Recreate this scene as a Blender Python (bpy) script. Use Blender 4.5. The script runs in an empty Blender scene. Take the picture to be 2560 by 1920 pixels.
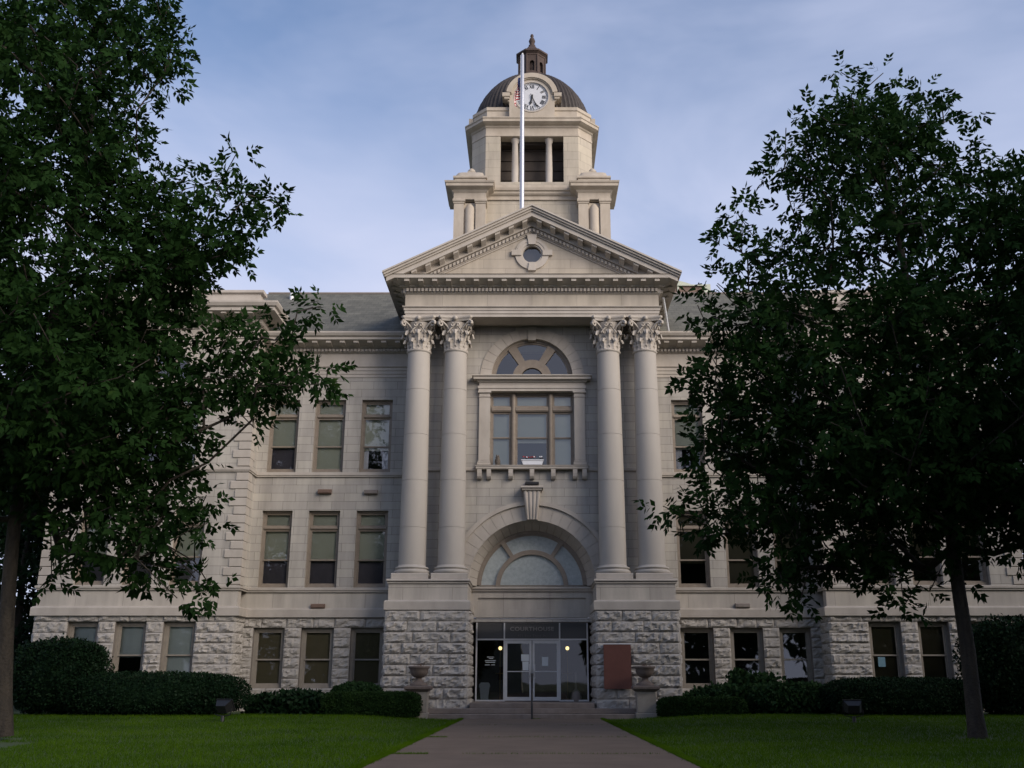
import bpy, math, random
import numpy as np
from mathutils import Vector, Matrix, noise
from mathutils.geometry import delaunay_2d_cdt

random.seed(7)
SC = bpy.context.scene
R = math.radians

# ------------------------------------------------------------------ camera
F_PX, W_PX = 2500.0, 2560.0
PITCH, CAM_D, CAM_H, PPX = R(16.5), 37.6, 1.25, 1330.0
cd = bpy.data.cameras.new("camera")
cam = bpy.data.objects.new("camera", cd)
SC.collection.objects.link(cam)
cam.location = (0, -CAM_D, CAM_H)
cam.rotation_euler = (math.pi / 2 + PITCH, 0, 0)
cd.sensor_fit = 'HORIZONTAL'
cd.sensor_width = 36.0
cd.lens = F_PX / W_PX * 36.0
cd.shift_x = -(PPX - W_PX / 2) / W_PX
cd.clip_start = 0.1
cd.clip_end = 3000
SC.camera = cam

# ------------------------------------------------------------------ light
SUN_EL, SUN_AZ = R(22), R(131)          # azimuth clockwise from +Y (behind the building) towards +X
world = bpy.data.worlds.new("World")
SC.world = world
world.use_nodes = True
wn, wl = world.node_tree.nodes, world.node_tree.links
wn.clear()
wout = wn.new('ShaderNodeOutputWorld')
wbg = wn.new('ShaderNodeBackground')
wbg.inputs['Strength'].default_value = 0.112
sky = wn.new('ShaderNodeTexSky')
sky.sky_type = 'NISHITA'
sky.sun_disc = False
sky.sun_elevation = SUN_EL
sky.sun_rotation = SUN_AZ
sky.air_density = 1.0
sky.dust_density = 1.2
sky.ozone_density = 4.5
wtc = wn.new('ShaderNodeTexCoord')
wmap = wn.new('ShaderNodeMapping')
wmap.inputs['Scale'].default_value = (1.0, 1.0, 2.2)
wmap.inputs['Rotation'].default_value = (0, R(22), R(15))
wno = wn.new('ShaderNodeTexNoise')
wno.inputs['Scale'].default_value = 2.6
wno.inputs['Detail'].default_value = 5.0
wno.inputs['Roughness'].default_value = 0.55
wno.inputs['Distortion'].default_value = 0.35
wramp = wn.new('ShaderNodeMapRange')
wramp.inputs['From Min'].default_value = 0.40
wramp.inputs['From Max'].default_value = 0.70
wramp.inputs['To Min'].default_value = 0.10
wramp.inputs['To Max'].default_value = 0.78
wmix = wn.new('ShaderNodeMixRGB')
wmix.inputs['Color2'].default_value = (3.5, 3.8, 5.0, 1)     # thin cirrus lit by the low sun
wl.new(wtc.outputs['Generated'], wmap.inputs['Vector'])
wl.new(wmap.outputs['Vector'], wno.inputs['Vector'])
wl.new(wno.outputs['Fac'], wramp.inputs['Value'])
wsep = wn.new('ShaderNodeSeparateXYZ')
wl.new(wtc.outputs['Generated'], wsep.inputs[0])
whz = wn.new('ShaderNodeMapRange')                       # thin haze, thicker towards the horizon
whz.interpolation_type = 'SMOOTHSTEP'
whz.inputs['From Min'].default_value = 0.66
whz.inputs['From Max'].default_value = 0.28
whz.inputs['To Min'].default_value = 0.0
whz.inputs['To Max'].default_value = 0.8
wl.new(wsep.outputs[2], whz.inputs['Value'])
wad = wn.new('ShaderNodeMath'); wad.operation = 'MULTIPLY_ADD'; wad.inputs[1].default_value = 0.62; wad.use_clamp = True
wl.new(wramp.outputs['Result'], wad.inputs[0]); wl.new(whz.outputs['Result'], wad.inputs[2])
wl.new(wad.outputs[0], wmix.inputs['Fac'])
wl.new(sky.outputs['Color'], wmix.inputs['Color1'])
wl.new(wmix.outputs['Color'], wbg.inputs['Color'])
wl.new(wbg.outputs['Background'], wout.inputs['Surface'])

sd = bpy.data.lights.new("sun", 'SUN')
sd.energy = 2.6
sd.angle = R(46)
sd.color = (1.0, 0.87, 0.73)
sun = bpy.data.objects.new("sun", sd)
SC.collection.objects.link(sun)
_d = Vector((math.sin(SUN_AZ) * math.cos(SUN_EL), math.cos(SUN_AZ) * math.cos(SUN_EL), math.sin(SUN_EL)))
sun.rotation_euler = (-_d).to_track_quat('-Z', 'Y').to_euler()

SC.view_settings.view_transform = 'Standard'
SC.view_settings.look = 'None'
SC.view_settings.gamma = 1.0
SC.view_settings.use_curve_mapping = False
SC.view_settings.exposure = 0.70

# ------------------------------------------------------------------ helpers
def W3(u, v, Y):
    """point of the plane Y seen at (u, v), in the 2212-wide reading of the photograph"""
    u *= 2560 / 2212; v *= 2560 / 2212
    xc = (u - PPX) / F_PX; yc = (960 - v) / F_PX
    dy = math.cos(PITCH) - yc * math.sin(PITCH); dz = math.sin(PITCH) + yc * math.cos(PITCH)
    t = (Y + CAM_D) / dy
    return Vector((xc * t, Y, CAM_H + dz * t))

class MB:
    def __init__(s):
        s.v = []; s.f = []; s.sm = []
    def add(s, vs, fs, smooth=False):
        o = len(s.v)
        s.v.extend([tuple(p) for p in vs])
        s.f.extend([tuple(i + o for i in q) for q in fs])
        s.sm.extend([smooth] * len(fs))
        return s
    def box(s, x0, x1, y0, y1, z0, z1):
        return s.add([(x0, y0, z0), (x1, y0, z0), (x1, y1, z0), (x0, y1, z0), (x0, y0, z1), (x1, y0, z1), (x1, y1, z1), (x0, y1, z1)],
                     [(0, 3, 2, 1), (4, 5, 6, 7), (0, 1, 5, 4), (1, 2, 6, 5), (2, 3, 7, 6), (3, 0, 4, 7)])
    def bbox(s, x0, x1, y0, y1, z0, z1, b=.02):
        """box with a bevelled front and top edge"""
        prof = [(y1, z0), (y0 + b, z0), (y0, z0 + b), (y0, z1 - b), (y0 + b, z1), (y1, z1)]
        n = len(prof)
        vs = [(x0, p, q) for p, q in prof] + [(x1, p, q) for p, q in prof]
        fs = [tuple(range(n)), tuple(range(2 * n - 1, n - 1, -1))] + [(i, n + i, n + (i + 1) % n, (i + 1) % n) for i in range(n)]
        return s.add(vs, fs)
    def plate(s, outer, holes, y0, y1, back=False, sides=True, reveal=None):
        """polygon with holes in the XZ plane, front at y0, depth to y1; reveals of the holes to `reveal`"""
        loops = [outer] + list(holes)
        pts = []; eds = []
        for lp in loops:
            o = len(pts); k = len(lp)
            pts += [Vector(p) for p in lp]; eds += [(o + i, o + (i + 1) % k) for i in range(k)]
        vv, _, tri = delaunay_2d_cdt(pts, eds, [], 1, 1e-6)[:3]
        flat = [(p.x, p.y) for p in vv]
        def inside(x, z, lp):
            r = False
            for i in range(len(lp)):
                (xa, za), (xb, zb) = lp[i], lp[i - 1]
                if (za > z) != (zb > z) and x < (xb - xa) * (z - za) / (zb - za) + xa: r = not r
            return r
        fs = []
        for a, b, c in tri:
            (ax, az), (bx, bz), (cx, cz) = flat[a], flat[b], flat[c]
            ar = (bx - ax) * (cz - az) - (bz - az) * (cx - ax)
            if abs(ar) < 1e-9: continue
            mx, mz = (ax + bx + cx) / 3, (az + bz + cz) / 3
            if not inside(mx, mz, outer) or any(inside(mx, mz, h) for h in holes): continue
            fs.append((a, b, c) if ar > 0 else (a, c, b))
        s.add([(x, y0, z) for x, z in flat], fs)
        if back:
            s.add([(x, y1, z) for x, z in flat], [q[::-1] for q in fs])
        for k, lp in enumerate(loops):
            if k == 0 and not sides: continue
            ye = y1 if (k == 0 or reveal is None) else reveal
            n = len(lp)
            s.add([(x, y0, z) for x, z in lp] + [(x, ye, z) for x, z in lp], [(i, n + i, n + (i + 1) % n, (i + 1) % n) for i in range(n)])
        return s
    def lathe(s, prof, cx=0, cy=0, seg=32, smooth=True, mod=None, a0=0.0):
        n = len(prof); vs = []
        for i in range(seg):
            a = a0 + 2 * math.pi * i / seg
            for j, (r, z) in enumerate(prof):
                rr = r * (mod(i, j) if mod else 1.0)
                vs.append((cx + rr * math.cos(a), cy + rr * math.sin(a), z))
        fs = []
        for i in range(seg):
            i2 = (i + 1) % seg
            for j in range(n - 1):
                fs.append((i * n + j, i2 * n + j, i2 * n + j + 1, i * n + j + 1))
        s.add(vs, fs, smooth)
        s.add([vs[i * n + n - 1] for i in range(seg)], [tuple(range(seg))])
        s.add([vs[i * n] for i in range(seg)], [tuple(range(seg - 1, -1, -1))])
        return s
    def tube(s, pts, rad, seg=6, smooth=True, caps=True):
        pts = [Vector(p) for p in pts]
        if not isinstance(rad, (list, tuple)): rad = [rad] * len(pts)
        vs = []; up = Vector((0, 0, 1))
        for i, p in enumerate(pts):
            d = (pts[min(i + 1, len(pts) - 1)] - pts[max(i - 1, 0)])
            if d.length < 1e-9: d = Vector((0, 0, 1))
            d.normalize()
            ref = Vector((1, 0, 0)) if abs(d.z) > .9 else up
            a = d.cross(ref).normalized(); b = d.cross(a)
            for k in range(seg):
                t = 2 * math.pi * k / seg
                vs.append(p + (a * math.cos(t) + b * math.sin(t)) * rad[i])
        fs = []
        for i in range(len(pts) - 1):
            for k in range(seg):
                k2 = (k + 1) % seg
                fs.append((i * seg + k, i * seg + k2, (i + 1) * seg + k2, (i + 1) * seg + k))
        s.add(vs, fs, smooth)
        if caps:
            m = len(pts) - 1
            s.add(vs[:seg], [tuple(range(seg - 1, -1, -1))]); s.add(vs[m * seg:], [tuple(range(seg))])
        return s
    def sweep(s, path, prof, closed=False):
        """sweep a profile [(outward, z)] along an XY path, outward = right-hand side of travel, mitred"""
        n = len(path); m = len(prof); vs = []
        for i in range(n):
            p = Vector(path[i])
            if closed or 0 < i < n - 1:
                d0 = (p - Vector(path[i - 1])).normalized(); d1 = (Vector(path[(i + 1) % n]) - p).normalized()
            elif i == 0:
                d0 = d1 = (Vector(path[1]) - p).normalized()
            else:
                d0 = d1 = (p - Vector(path[i - 1])).normalized()
            n0 = Vector((d0.y, -d0.x)); n1 = Vector((d1.y, -d1.x))
            mi = (n0 + n1).normalized(); k = 1.0 / max(.3, mi.dot(n0))
            for o, z in prof:
                vs.append((p.x + mi.x * o * k, p.y + mi.y * o * k, z))
        fs = []
        for i in range(n if closed else n - 1):
            i2 = (i + 1) % n
            for j in range(m - 1):
                fs.append((i * m + j, i * m + j + 1, i2 * m + j + 1, i2 * m + j))
        s.add(vs, fs)
        if not closed:
            s.add(vs[:m], [tuple(range(m - 1, -1, -1))]); s.add(vs[(n - 1) * m:], [tuple(range(m))])
        return s
    def build(s, name, mat, parent=None, loc=None):
        me = bpy.data.meshes.new(name)
        me.from_pydata(s.v, [], s.f)
        me.polygons.foreach_set('use_smooth', s.sm)
        me.materials.append(mat)
        me.update()
        o = bpy.data.objects.new(name, me)
        SC.collection.objects.link(o)
        if parent: o.parent = parent
        if loc: o.location = loc
        return o

def np_mesh(name, quads, mat, parent=None):
    """mesh of separate n-gons from an array (faces, corners, 3)"""
    nf, nc = quads.shape[:2]
    me = bpy.data.meshes.new(name)
    me.vertices.add(nf * nc)
    me.vertices.foreach_set('co', quads.reshape(-1).astype(np.float32))
    me.loops.add(nf * nc)
    me.loops.foreach_set('vertex_index', np.arange(nf * nc, dtype=np.int32))
    me.polygons.add(nf)
    me.polygons.foreach_set('loop_start', np.arange(0, nf * nc, nc, dtype=np.int32))
    me.polygons.foreach_set('loop_total', np.full(nf, nc, dtype=np.int32))
    me.materials.append(mat)
    me.update(calc_edges=True)
    o = bpy.data.objects.new(name, me)
    SC.collection.objects.link(o)
    if parent: o.parent = parent
    return o

def tag(o, label=None, cat=None, group=None, kind=None):
    if label: o['label'] = label
    if cat: o['category'] = cat
    if group: o['group'] = group
    if kind: o['kind'] = kind
    return o
def thing(name, label, cat, loc=(0, 0, 0), group=None):
    o = bpy.data.objects.new(name, None)
    SC.collection.objects.link(o)
    o.location = loc; o.empty_display_size = .3
    return tag(o, label, cat, group)
def copy_tree(o, parent=None):
    c = o.copy(); SC.collection.objects.link(c); c.parent = parent
    for ch in list(o.children): copy_tree(ch, c)
    return c
def arc(cx, cz, r, a0, a1, n, rz=None):
    return [(cx + r * math.cos(R(a0 + (a1 - a0) * i / n)), cz + (rz or r) * math.sin(R(a0 + (a1 - a0) * i / n))) for i in range(n + 1)]
def rect(x0, x1, z0, z1):
    return [(x0, z0), (x1, z0), (x1, z1), (x0, z1)]

# ------------------------------------------------------------------ materials
def mat(name, col, rough=.7, metal=0.0, emit=None, spec=None):
    m = bpy.data.materials.new(name); m.use_nodes = True
    b = m.node_tree.nodes['Principled BSDF']
    b.inputs['Base Color'].default_value = (*col, 1)
    b.inputs['Roughness'].default_value = rough
    b.inputs['Metallic'].default_value = metal
    if spec is not None: b.inputs['Specular IOR Level'].default_value = spec
    if emit:
        b.inputs['Emission Color'].default_value = (*emit[0], 1); b.inputs['Emission Strength'].default_value = emit[1]
    return m
def noisy(name, c1, c2, scale=3.0, rough=.85, bump=.15, bscale=40., detail=6., stretch=(1, 1, 1), metal=0.0, c3=None, dist=.02):
    """base colour mottled between c1 and c2 by noise in object space, with a fine bump"""
    m = mat(name, c1, rough, metal)
    nt = m.node_tree; N, L = nt.nodes, nt.links
    b = N['Principled BSDF']
    g = N.new('ShaderNodeNewGeometry')
    mp = N.new('ShaderNodeMapping'); mp.inputs['Scale'].default_value = stretch
    L.new(g.outputs['Position'], mp.inputs['Vector'])
    no = N.new('ShaderNodeTexNoise'); no.inputs['Scale'].default_value = scale; no.inputs['Detail'].default_value = detail
    no.inputs['Roughness'].default_value = .6
    L.new(mp.outputs['Vector'], no.inputs['Vector'])
    r = N.new('ShaderNodeValToRGB')
    r.color_ramp.elements[0].position = .32; r.color_ramp.elements[0].color = (*c1, 1)
    r.color_ramp.elements[1].position = .68; r.color_ramp.elements[1].color = (*c2, 1)
    if c3:
        e = r.color_ramp.elements.new(.8); e.color = (*c3, 1)
    L.new(no.outputs['Fac'], r.inputs['Fac'])
    L.new(r.outputs['Color'], b.inputs['Base Color'])
    n2 = N.new('ShaderNodeTexNoise'); n2.inputs['Scale'].default_value = bscale; n2.inputs['Detail'].default_value = 4
    L.new(g.outputs['Position'], n2.inputs['Vector'])
    bp = N.new('ShaderNodeBump'); bp.inputs['Strength'].default_value = bump; bp.inputs['Distance'].default_value = dist
    L.new(n2.outputs['Fac'], bp.inputs['Height']); L.new(bp.outputs['Normal'], b.inputs['Normal'])
    return m
def ashlar(name, col, bw=.95, rh=.325, z0=7.93, mortar=.007, dark=.45, var=.085, stain=.22, x0=.2):
    """smooth limestone in courses: joints, tone differences from block to block, vertical weather streaks"""
    m = mat(name, col, .82)
    nt = m.node_tree; N, L = nt.nodes, nt.links
    b = N['Principled BSDF']
    g = N.new('ShaderNodeNewGeometry')
    sp = N.new('ShaderNodeSeparateXYZ'); L.new(g.outputs['Position'], sp.inputs[0])
    sn = N.new('ShaderNodeSeparateXYZ'); L.new(g.outputs['True Normal'], sn.inputs[0])
    def mth(op, a, bb=None):
        q = N.new('ShaderNodeMath'); q.operation = op
        for i, x in enumerate((a, bb)):
            if x is None: continue
            if isinstance(x, (int, float)): q.inputs[i].default_value = x
            else: L.new(x, q.inputs[i])
        return q.outputs[0]
    ax, ay = mth('ABSOLUTE', sn.outputs[0]), mth('ABSOLUTE', sn.outputs[1])
    isx = mth('GREATER_THAN', ax, ay)
    u = mth('ADD', mth('MULTIPLY', sp.outputs[1], isx), mth('MULTIPLY', sp.outputs[0], mth('SUBTRACT', 1.0, isx)))
    cb = N.new('ShaderNodeCombineXYZ')
    L.new(mth('ADD', u, 40 * bw + x0), cb.inputs[0]); L.new(mth('SUBTRACT', sp.outputs[2], z0 - 40 * rh), cb.inputs[1])
    br = N.new('ShaderNodeTexBrick')
    br.inputs['Scale'].default_value = 1; br.inputs['Brick Width'].default_value = bw; br.inputs['Row Height'].default_value = rh
    br.inputs['Mortar Size'].default_value = mortar; br.inputs['Mortar Smooth'].default_value = .25; br.inputs['Bias'].default_value = 0
    c1 = [x * (1 - var) for x in col]; c2 = [x * (1 + var) for x in col]
    c2[2] *= .97
    br.inputs['Color1'].default_value = (*c1, 1); br.inputs['Color2'].default_value = (*c2, 1)
    br.inputs['Mortar'].default_value = (*[x * dark for x in col], 1)
    L.new(cb.outputs[0], br.inputs['Vector'])
    mp = N.new('ShaderNodeMapping'); mp.inputs['Scale'].default_value = (1.3, 1.3, .22)
    L.new(g.outputs['Position'], mp.inputs['Vector'])
    no = N.new('ShaderNodeTexNoise'); no.inputs['Scale'].default_value = 1.6; no.inputs['Detail'].default_value = 7; no.inputs['Roughness'].default_value = .62
    L.new(mp.outputs['Vector'], no.inputs['Vector'])
    mr = N.new('ShaderNodeMapRange'); mr.inputs['From Min'].default_value = .3; mr.inputs['From Max'].default_value = .7
    mr.inputs['To Min'].default_value = 1 - stain; mr.inputs['To Max'].default_value = 1 + stain * .6
    L.new(no.outputs['Fac'], mr.inputs['Value'])
    mx = N.new('ShaderNodeMixRGB'); mx.blend_type = 'MULTIPLY'; mx.inputs['Fac'].default_value = 1
    L.new(br.outputs['Color'], mx.inputs['Color1']); L.new(mr.outputs['Result'], mx.inputs['Color2'])
    L.new(mx.outputs['Color'], b.inputs['Base Color'])
    n2 = N.new('ShaderNodeTexNoise'); n2.inputs['Scale'].default_value = 45; n2.inputs['Detail'].default_value = 4
    L.new(g.outputs['Position'], n2.inputs['Vector'])
    h = mth('SUBTRACT', mth('MULTIPLY', n2.outputs['Fac'], .25), br.outputs['Fac'])
    bp = N.new('ShaderNodeBump'); bp.inputs['Strength'].default_value = .45; bp.inputs['Distance'].default_value = .015
    L.new(h, bp.inputs['Height']); L.new(bp.outputs['Normal'], b.inputs['Normal'])
    return m
def glass_mat(name, tint=(1, 1, 1), base=.06, gl=.9, ior=1.5):
    """window pane: see-through with a sky reflection that grows at grazing angles"""
    m = bpy.data.materials.new(name); m.use_nodes = True
    N, L = m.node_tree.nodes, m.node_tree.links
    N.clear()
    o = N.new('ShaderNodeOutputMaterial'); t = N.new('ShaderNodeBsdfTransparent'); t.inputs['Color'].default_value = (*tint, 1)
    g = N.new('ShaderNodeBsdfGlossy'); g.inputs['Roughness'].default_value = .015; g.inputs['Color'].default_value = (gl, gl, gl, 1)
    fr = N.new('ShaderNodeFresnel'); fr.inputs['IOR'].default_value = ior
    ge = N.new('ShaderNodeNewGeometry')
    n2 = N.new('ShaderNodeTexNoise'); n2.inputs['Scale'].default_value = 1.6; n2.inputs['Detail'].default_value = 1
    L.new(ge.outputs['Position'], n2.inputs['Vector'])
    bp = N.new('ShaderNodeBump'); bp.inputs['Strength'].default_value = .05; bp.inputs['Distance'].default_value = .02
    L.new(n2.outputs['Fac'], bp.inputs['Height']); L.new(bp.outputs['Normal'], g.inputs['Normal'])
    a = N.new('ShaderNodeMath'); a.operation = 'ADD'; a.inputs[1].default_value = base; a.use_clamp = True
    L.new(fr.outputs[0], a.inputs[0])
    mx = N.new('ShaderNodeMixShader')
    L.new(a.outputs[0], mx.inputs[0]); L.new(t.outputs[0], mx.inputs[1]); L.new(g.outputs[0], mx.inputs[2])
    L.new(mx.outputs[0], o.inputs['Surface'])
    return m
def leaf_mat(name, c1, c2, c3=None, trans=.25, scale=.8, rough=.5):
    m = noisy(name, c1, c2, scale=scale, rough=rough, bump=0, c3=c3)
    N, L = m.node_tree.nodes, m.node_tree.links
    b = N['Principled BSDF']
    b.inputs['Specular IOR Level'].default_value = .06
    out = [n for n in N if n.type == 'OUTPUT_MATERIAL'][0]
    t = N.new('ShaderNodeBsdfTranslucent')
    src = b.inputs['Base Color'].links[0].from_socket
    L.new(src, t.inputs['Color'])
    mx = N.new('ShaderNodeMixShader'); mx.inputs[0].default_value = trans
    L.new(b.outputs[0], mx.inputs[1]); L.new(t.outputs[0], mx.inputs[2]); L.new(mx.outputs[0], out.inputs['Surface'])
    return m

LIME = (.39, .366, .336)
M_ASH = ashlar('limestone_ashlar', LIME)
M_BIG = ashlar('limestone_large_blocks', (.43, .395, .355), bw=1.75, rh=1.2, z0=3.2, dark=.5, var=.04)
M_TOW = ashlar('limestone_tower', (.42, .375, .31), bw=1.3, rh=.45, z0=20.0, dark=.6, var=.06, stain=.22)
M_TRIM = noisy('limestone_trim', (.37, .335, .295), (.46, .42, .375), scale=1.7, bump=.12, bscale=30, stretch=(1, 1, .5))
M_COL = noisy('limestone_column', (.36, .335, .305), (.41, .382, .348), scale=1.2, bump=.1, bscale=35, stretch=(1, 1, .25))
M_ROCK = noisy('limestone_rock_face', (.34, .318, .292), (.41, .385, .355), scale=1.4, bump=.35, bscale=22, dist=.03)
M_MORT = noisy('mortar', (.16, .14, .125), (.2, .18, .16))
M_WEATH = noisy('weathered_limestone', (.36, .31, .25), (.46, .405, .335), scale=2.2, bump=.15, stretch=(1, 1, .4), c3=(.30, .34, .26))
M_FRAME = noisy('window_frame_paint', (.20, .165, .13), (.245, .205, .165), scale=6, rough=.6, bump=.03)
M_FRAMELT = noisy('ground_frame_paint', (.23, .205, .175), (.28, .25, .21), scale=6, rough=.6, bump=.03)
M_BLIND = noisy('roller_blind', (.42, .455, .37), (.46, .49, .40), scale=.9, bump=.02)
M_BLINDBLUE = noisy('blue_white_blind', (.42, .50, .50), (.48, .56, .55), scale=.9, bump=.02)
M_BLINDDK = noisy('olive_blind', (.115, .105, .06), (.14, .125, .075), scale=.9, bump=.02)
M_CURT = mat('white_curtain', (.62, .64, .68), .9)
M_GLASS = glass_mat('window_glass', base=.08)
M_GGLASS = glass_mat('ground_window_glass', base=.03)
M_DGLASS = glass_mat('door_glass', tint=(.75, .78, .75), base=.03)
M_FROST = noisy('frosted_glass', (.30, .34, .34), (.42, .46, .46), scale=9, rough=.3, bump=.5, bscale=60)
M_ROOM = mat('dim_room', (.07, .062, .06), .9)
M_PANELIGHT = noisy('painted_pane_tint', (.085, .08, .098), (.11, .105, .125), scale=2.5, bump=.02)  # purple-grey tint painted in place of dim light in the panes
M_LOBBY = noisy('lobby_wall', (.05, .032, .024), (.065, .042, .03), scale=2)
M_ALU = noisy('aluminium_frame', (.60, .60, .60), (.66, .66, .66), scale=5, rough=.38, bump=.02, metal=.15)
M_DARKPAN = mat('lettering_panel', (.07, .07, .07), .35)
M_BLACK = mat('black_metal', (.012, .012, .013), .45)
M_CLOCKW = noisy('clock_dial_white', (.50, .51, .54), (.58, .59, .62), scale=3, rough=.4, bump=.0)
M_CONC = noisy('path_concrete', (.115, .081, .058), (.158, .114, .082), scale=1.1, bump=.25, bscale=30, c3=(.135, .098, .072))
M_STEP = noisy('step_stone', (.14, .115, .10), (.22, .185, .165), scale=2.4, bump=.3, bscale=25)
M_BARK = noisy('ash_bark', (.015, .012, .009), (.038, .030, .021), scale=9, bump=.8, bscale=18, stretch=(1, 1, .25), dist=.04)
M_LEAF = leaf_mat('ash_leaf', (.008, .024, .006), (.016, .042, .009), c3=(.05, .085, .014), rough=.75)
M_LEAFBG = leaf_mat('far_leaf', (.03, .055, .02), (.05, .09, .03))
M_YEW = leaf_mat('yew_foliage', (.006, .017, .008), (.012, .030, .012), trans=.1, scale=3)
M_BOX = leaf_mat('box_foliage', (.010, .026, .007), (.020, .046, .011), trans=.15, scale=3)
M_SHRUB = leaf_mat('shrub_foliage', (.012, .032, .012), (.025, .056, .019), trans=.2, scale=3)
M_GRASS = leaf_mat('grass_blade', (.038, .090, .003), (.075, .145, .004), c3=(.12, .175, .008), trans=.3, scale=.5)
M_LAWN = noisy('lawn_soil', (.022, .042, .010), (.04, .07, .014), scale=.6, bump=.4, bscale=25)
M_TILE = noisy('dome_tile', (.03, .024, .022), (.056, .045, .04), scale=5, rough=.65, bump=.2, c3=(.11, .085, .075))
M_TERRA = noisy('terracotta', (.045, .03, .025), (.07, .046, .038), scale=4, rough=.8, bump=.15)
M_URN = noisy('brown_stone_urn', (.11, .085, .072), (.165, .13, .11), scale=5, rough=.85, bump=.3)
M_PEDST = noisy('urn_pedestal_stone', (.25, .225, .195), (.33, .30, .26), scale=3, bump=.25)
M_BOARD = noisy('red_board_paint', (.115, .040, .028), (.14, .05, .035), scale=4, rough=.6, bump=.05)
M_BRNMET = noisy('brown_metal', (.13, .08, .06), (.17, .11, .08), scale=6, rough=.6, bump=.1)
M_GRYMET = noisy('grey_box_metal', (.19, .16, .14), (.23, .20, .18), scale=6, rough=.6, bump=.1)
M_WHITE = mat('white_paint', (.72, .73, .76), .45)
M_POLE = mat('flagpole_white_metal', (.50, .52, .58), .3, .25)
M_PALEGRN = noisy('pale_green_metal', (.40, .44, .36), (.47, .50, .41), scale=3, rough=.5, bump=.05)
M_RED = mat('flag_red', (.33, .03, .035), .85)
M_WHT = mat('flag_white', (.68, .66, .64), .85)
M_BLUE = mat('flag_blue', (.03, .045, .15), .85)
M_BULB = mat('lit_globe', (1, .9, .6), .4, emit=((1, .74, .32), 1.5))
M_BRASS = mat('brass', (.30, .19, .06), .35, .8)
M_PAPER = mat('paper', (.68, .73, .75), .8)
def slate():
    m = ashlar('slate_roof', (.122, .120, .102), bw=.32, rh=.21, z0=0, mortar=.008, dark=.6, var=.16, stain=.25)
    return m
M_SLATE = slate()

# ------------------------------------------------------------------ terrain
def ss(a, b, x):
    t = min(1, max(0, (x - a) / (b - a))); return t * t * (3 - 2 * t)
def hgt(x, y):
    return .16 * ss(-20, -5, y) * ss(2.6, 6.0, abs(x)) if y < 3 else .16 * ss(2.6, 6.0, abs(x))
def build_ground():
    xs = [-400, -150, -60] + [-40 + i for i in range(38)] + [-2.6, 0, 2.6] + [3 + i for i in range(38)] + [60, 150, 400]
    ys = [-400, -150, -60] + [-40 + i for i in range(48)] + [60, 150, 500]
    m = MB(); nx = len(xs)
    m.add([(x, y, hgt(x, y)) for y in ys for x in xs],
          [(j * nx + i, j * nx + i + 1, (j + 1) * nx + i + 1, (j + 1) * nx + i) for j in range(len(ys) - 1) for i in range(nx - 1)], True)
    tag(m.build('lawn', M_LAWN), 'mown green lawn on both sides of the front walk', 'lawn', kind='structure')
    p = MB()
    joints = [-60, -52.5, -45.6, -38.2, -31.6, -25.3, -19.17, -13.85, -7.6, -2.86]
    for a, b in zip(joints[:-1], joints[1:]):
        n = 10
        pts = []
        for i in range(n + 1):
            y = a + .012 + (b - a - .024) * i / n
            hw = 2.28 + .0115 * max(0, -3 - y) + .035 * math.sin(y * 1.7) + .02 * math.sin(y * 5.1)
            pts.append((-hw + .03 * math.sin(y * 3.3), hw, y))
        vs = [(l, y, .025) for l, r, y in pts] + [(r, y, .025) for l, r, y in pts]
        fs = [(i, n + 1 + i, n + 2 + i, i + 1) for i in range(n)]
        lo = [(x, y, -.05) for x, y, z in vs]
        k = len(vs)
        ring = list(range(n + 1)) + list(range(2 * n + 1, n, -1))
        fs += [(ring[i], ring[(i + 1) % len(ring)], k + ring[(i + 1) % len(ring)], k + ring[i]) for i in range(len(ring))]
        p.add(vs + lo, fs)
    tag(p.build('front_walk', M_CONC), 'broad concrete walk leading to the courthouse steps', 'path', kind='structure')
    st = MB().box(-150, 150, -66, -56, .0, .012)
    tag(st.build('street', noisy('asphalt', (.045, .045, .045), (.06, .06, .06))), 'asphalt street in front of the lawn', 'road', kind='structure')
build_ground()

# ------------------------------------------------------------------ courthouse
CH = thing('courthouse', 'grey limestone courthouse with a four-columned portico, pediment and domed clock tower', 'courthouse')
Y_C, Y_W, Y_P, Y_D = 0.0, 1.06, 0.0, 0.72       # wall planes: centre, wings, pavilions, recessed entrance

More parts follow.
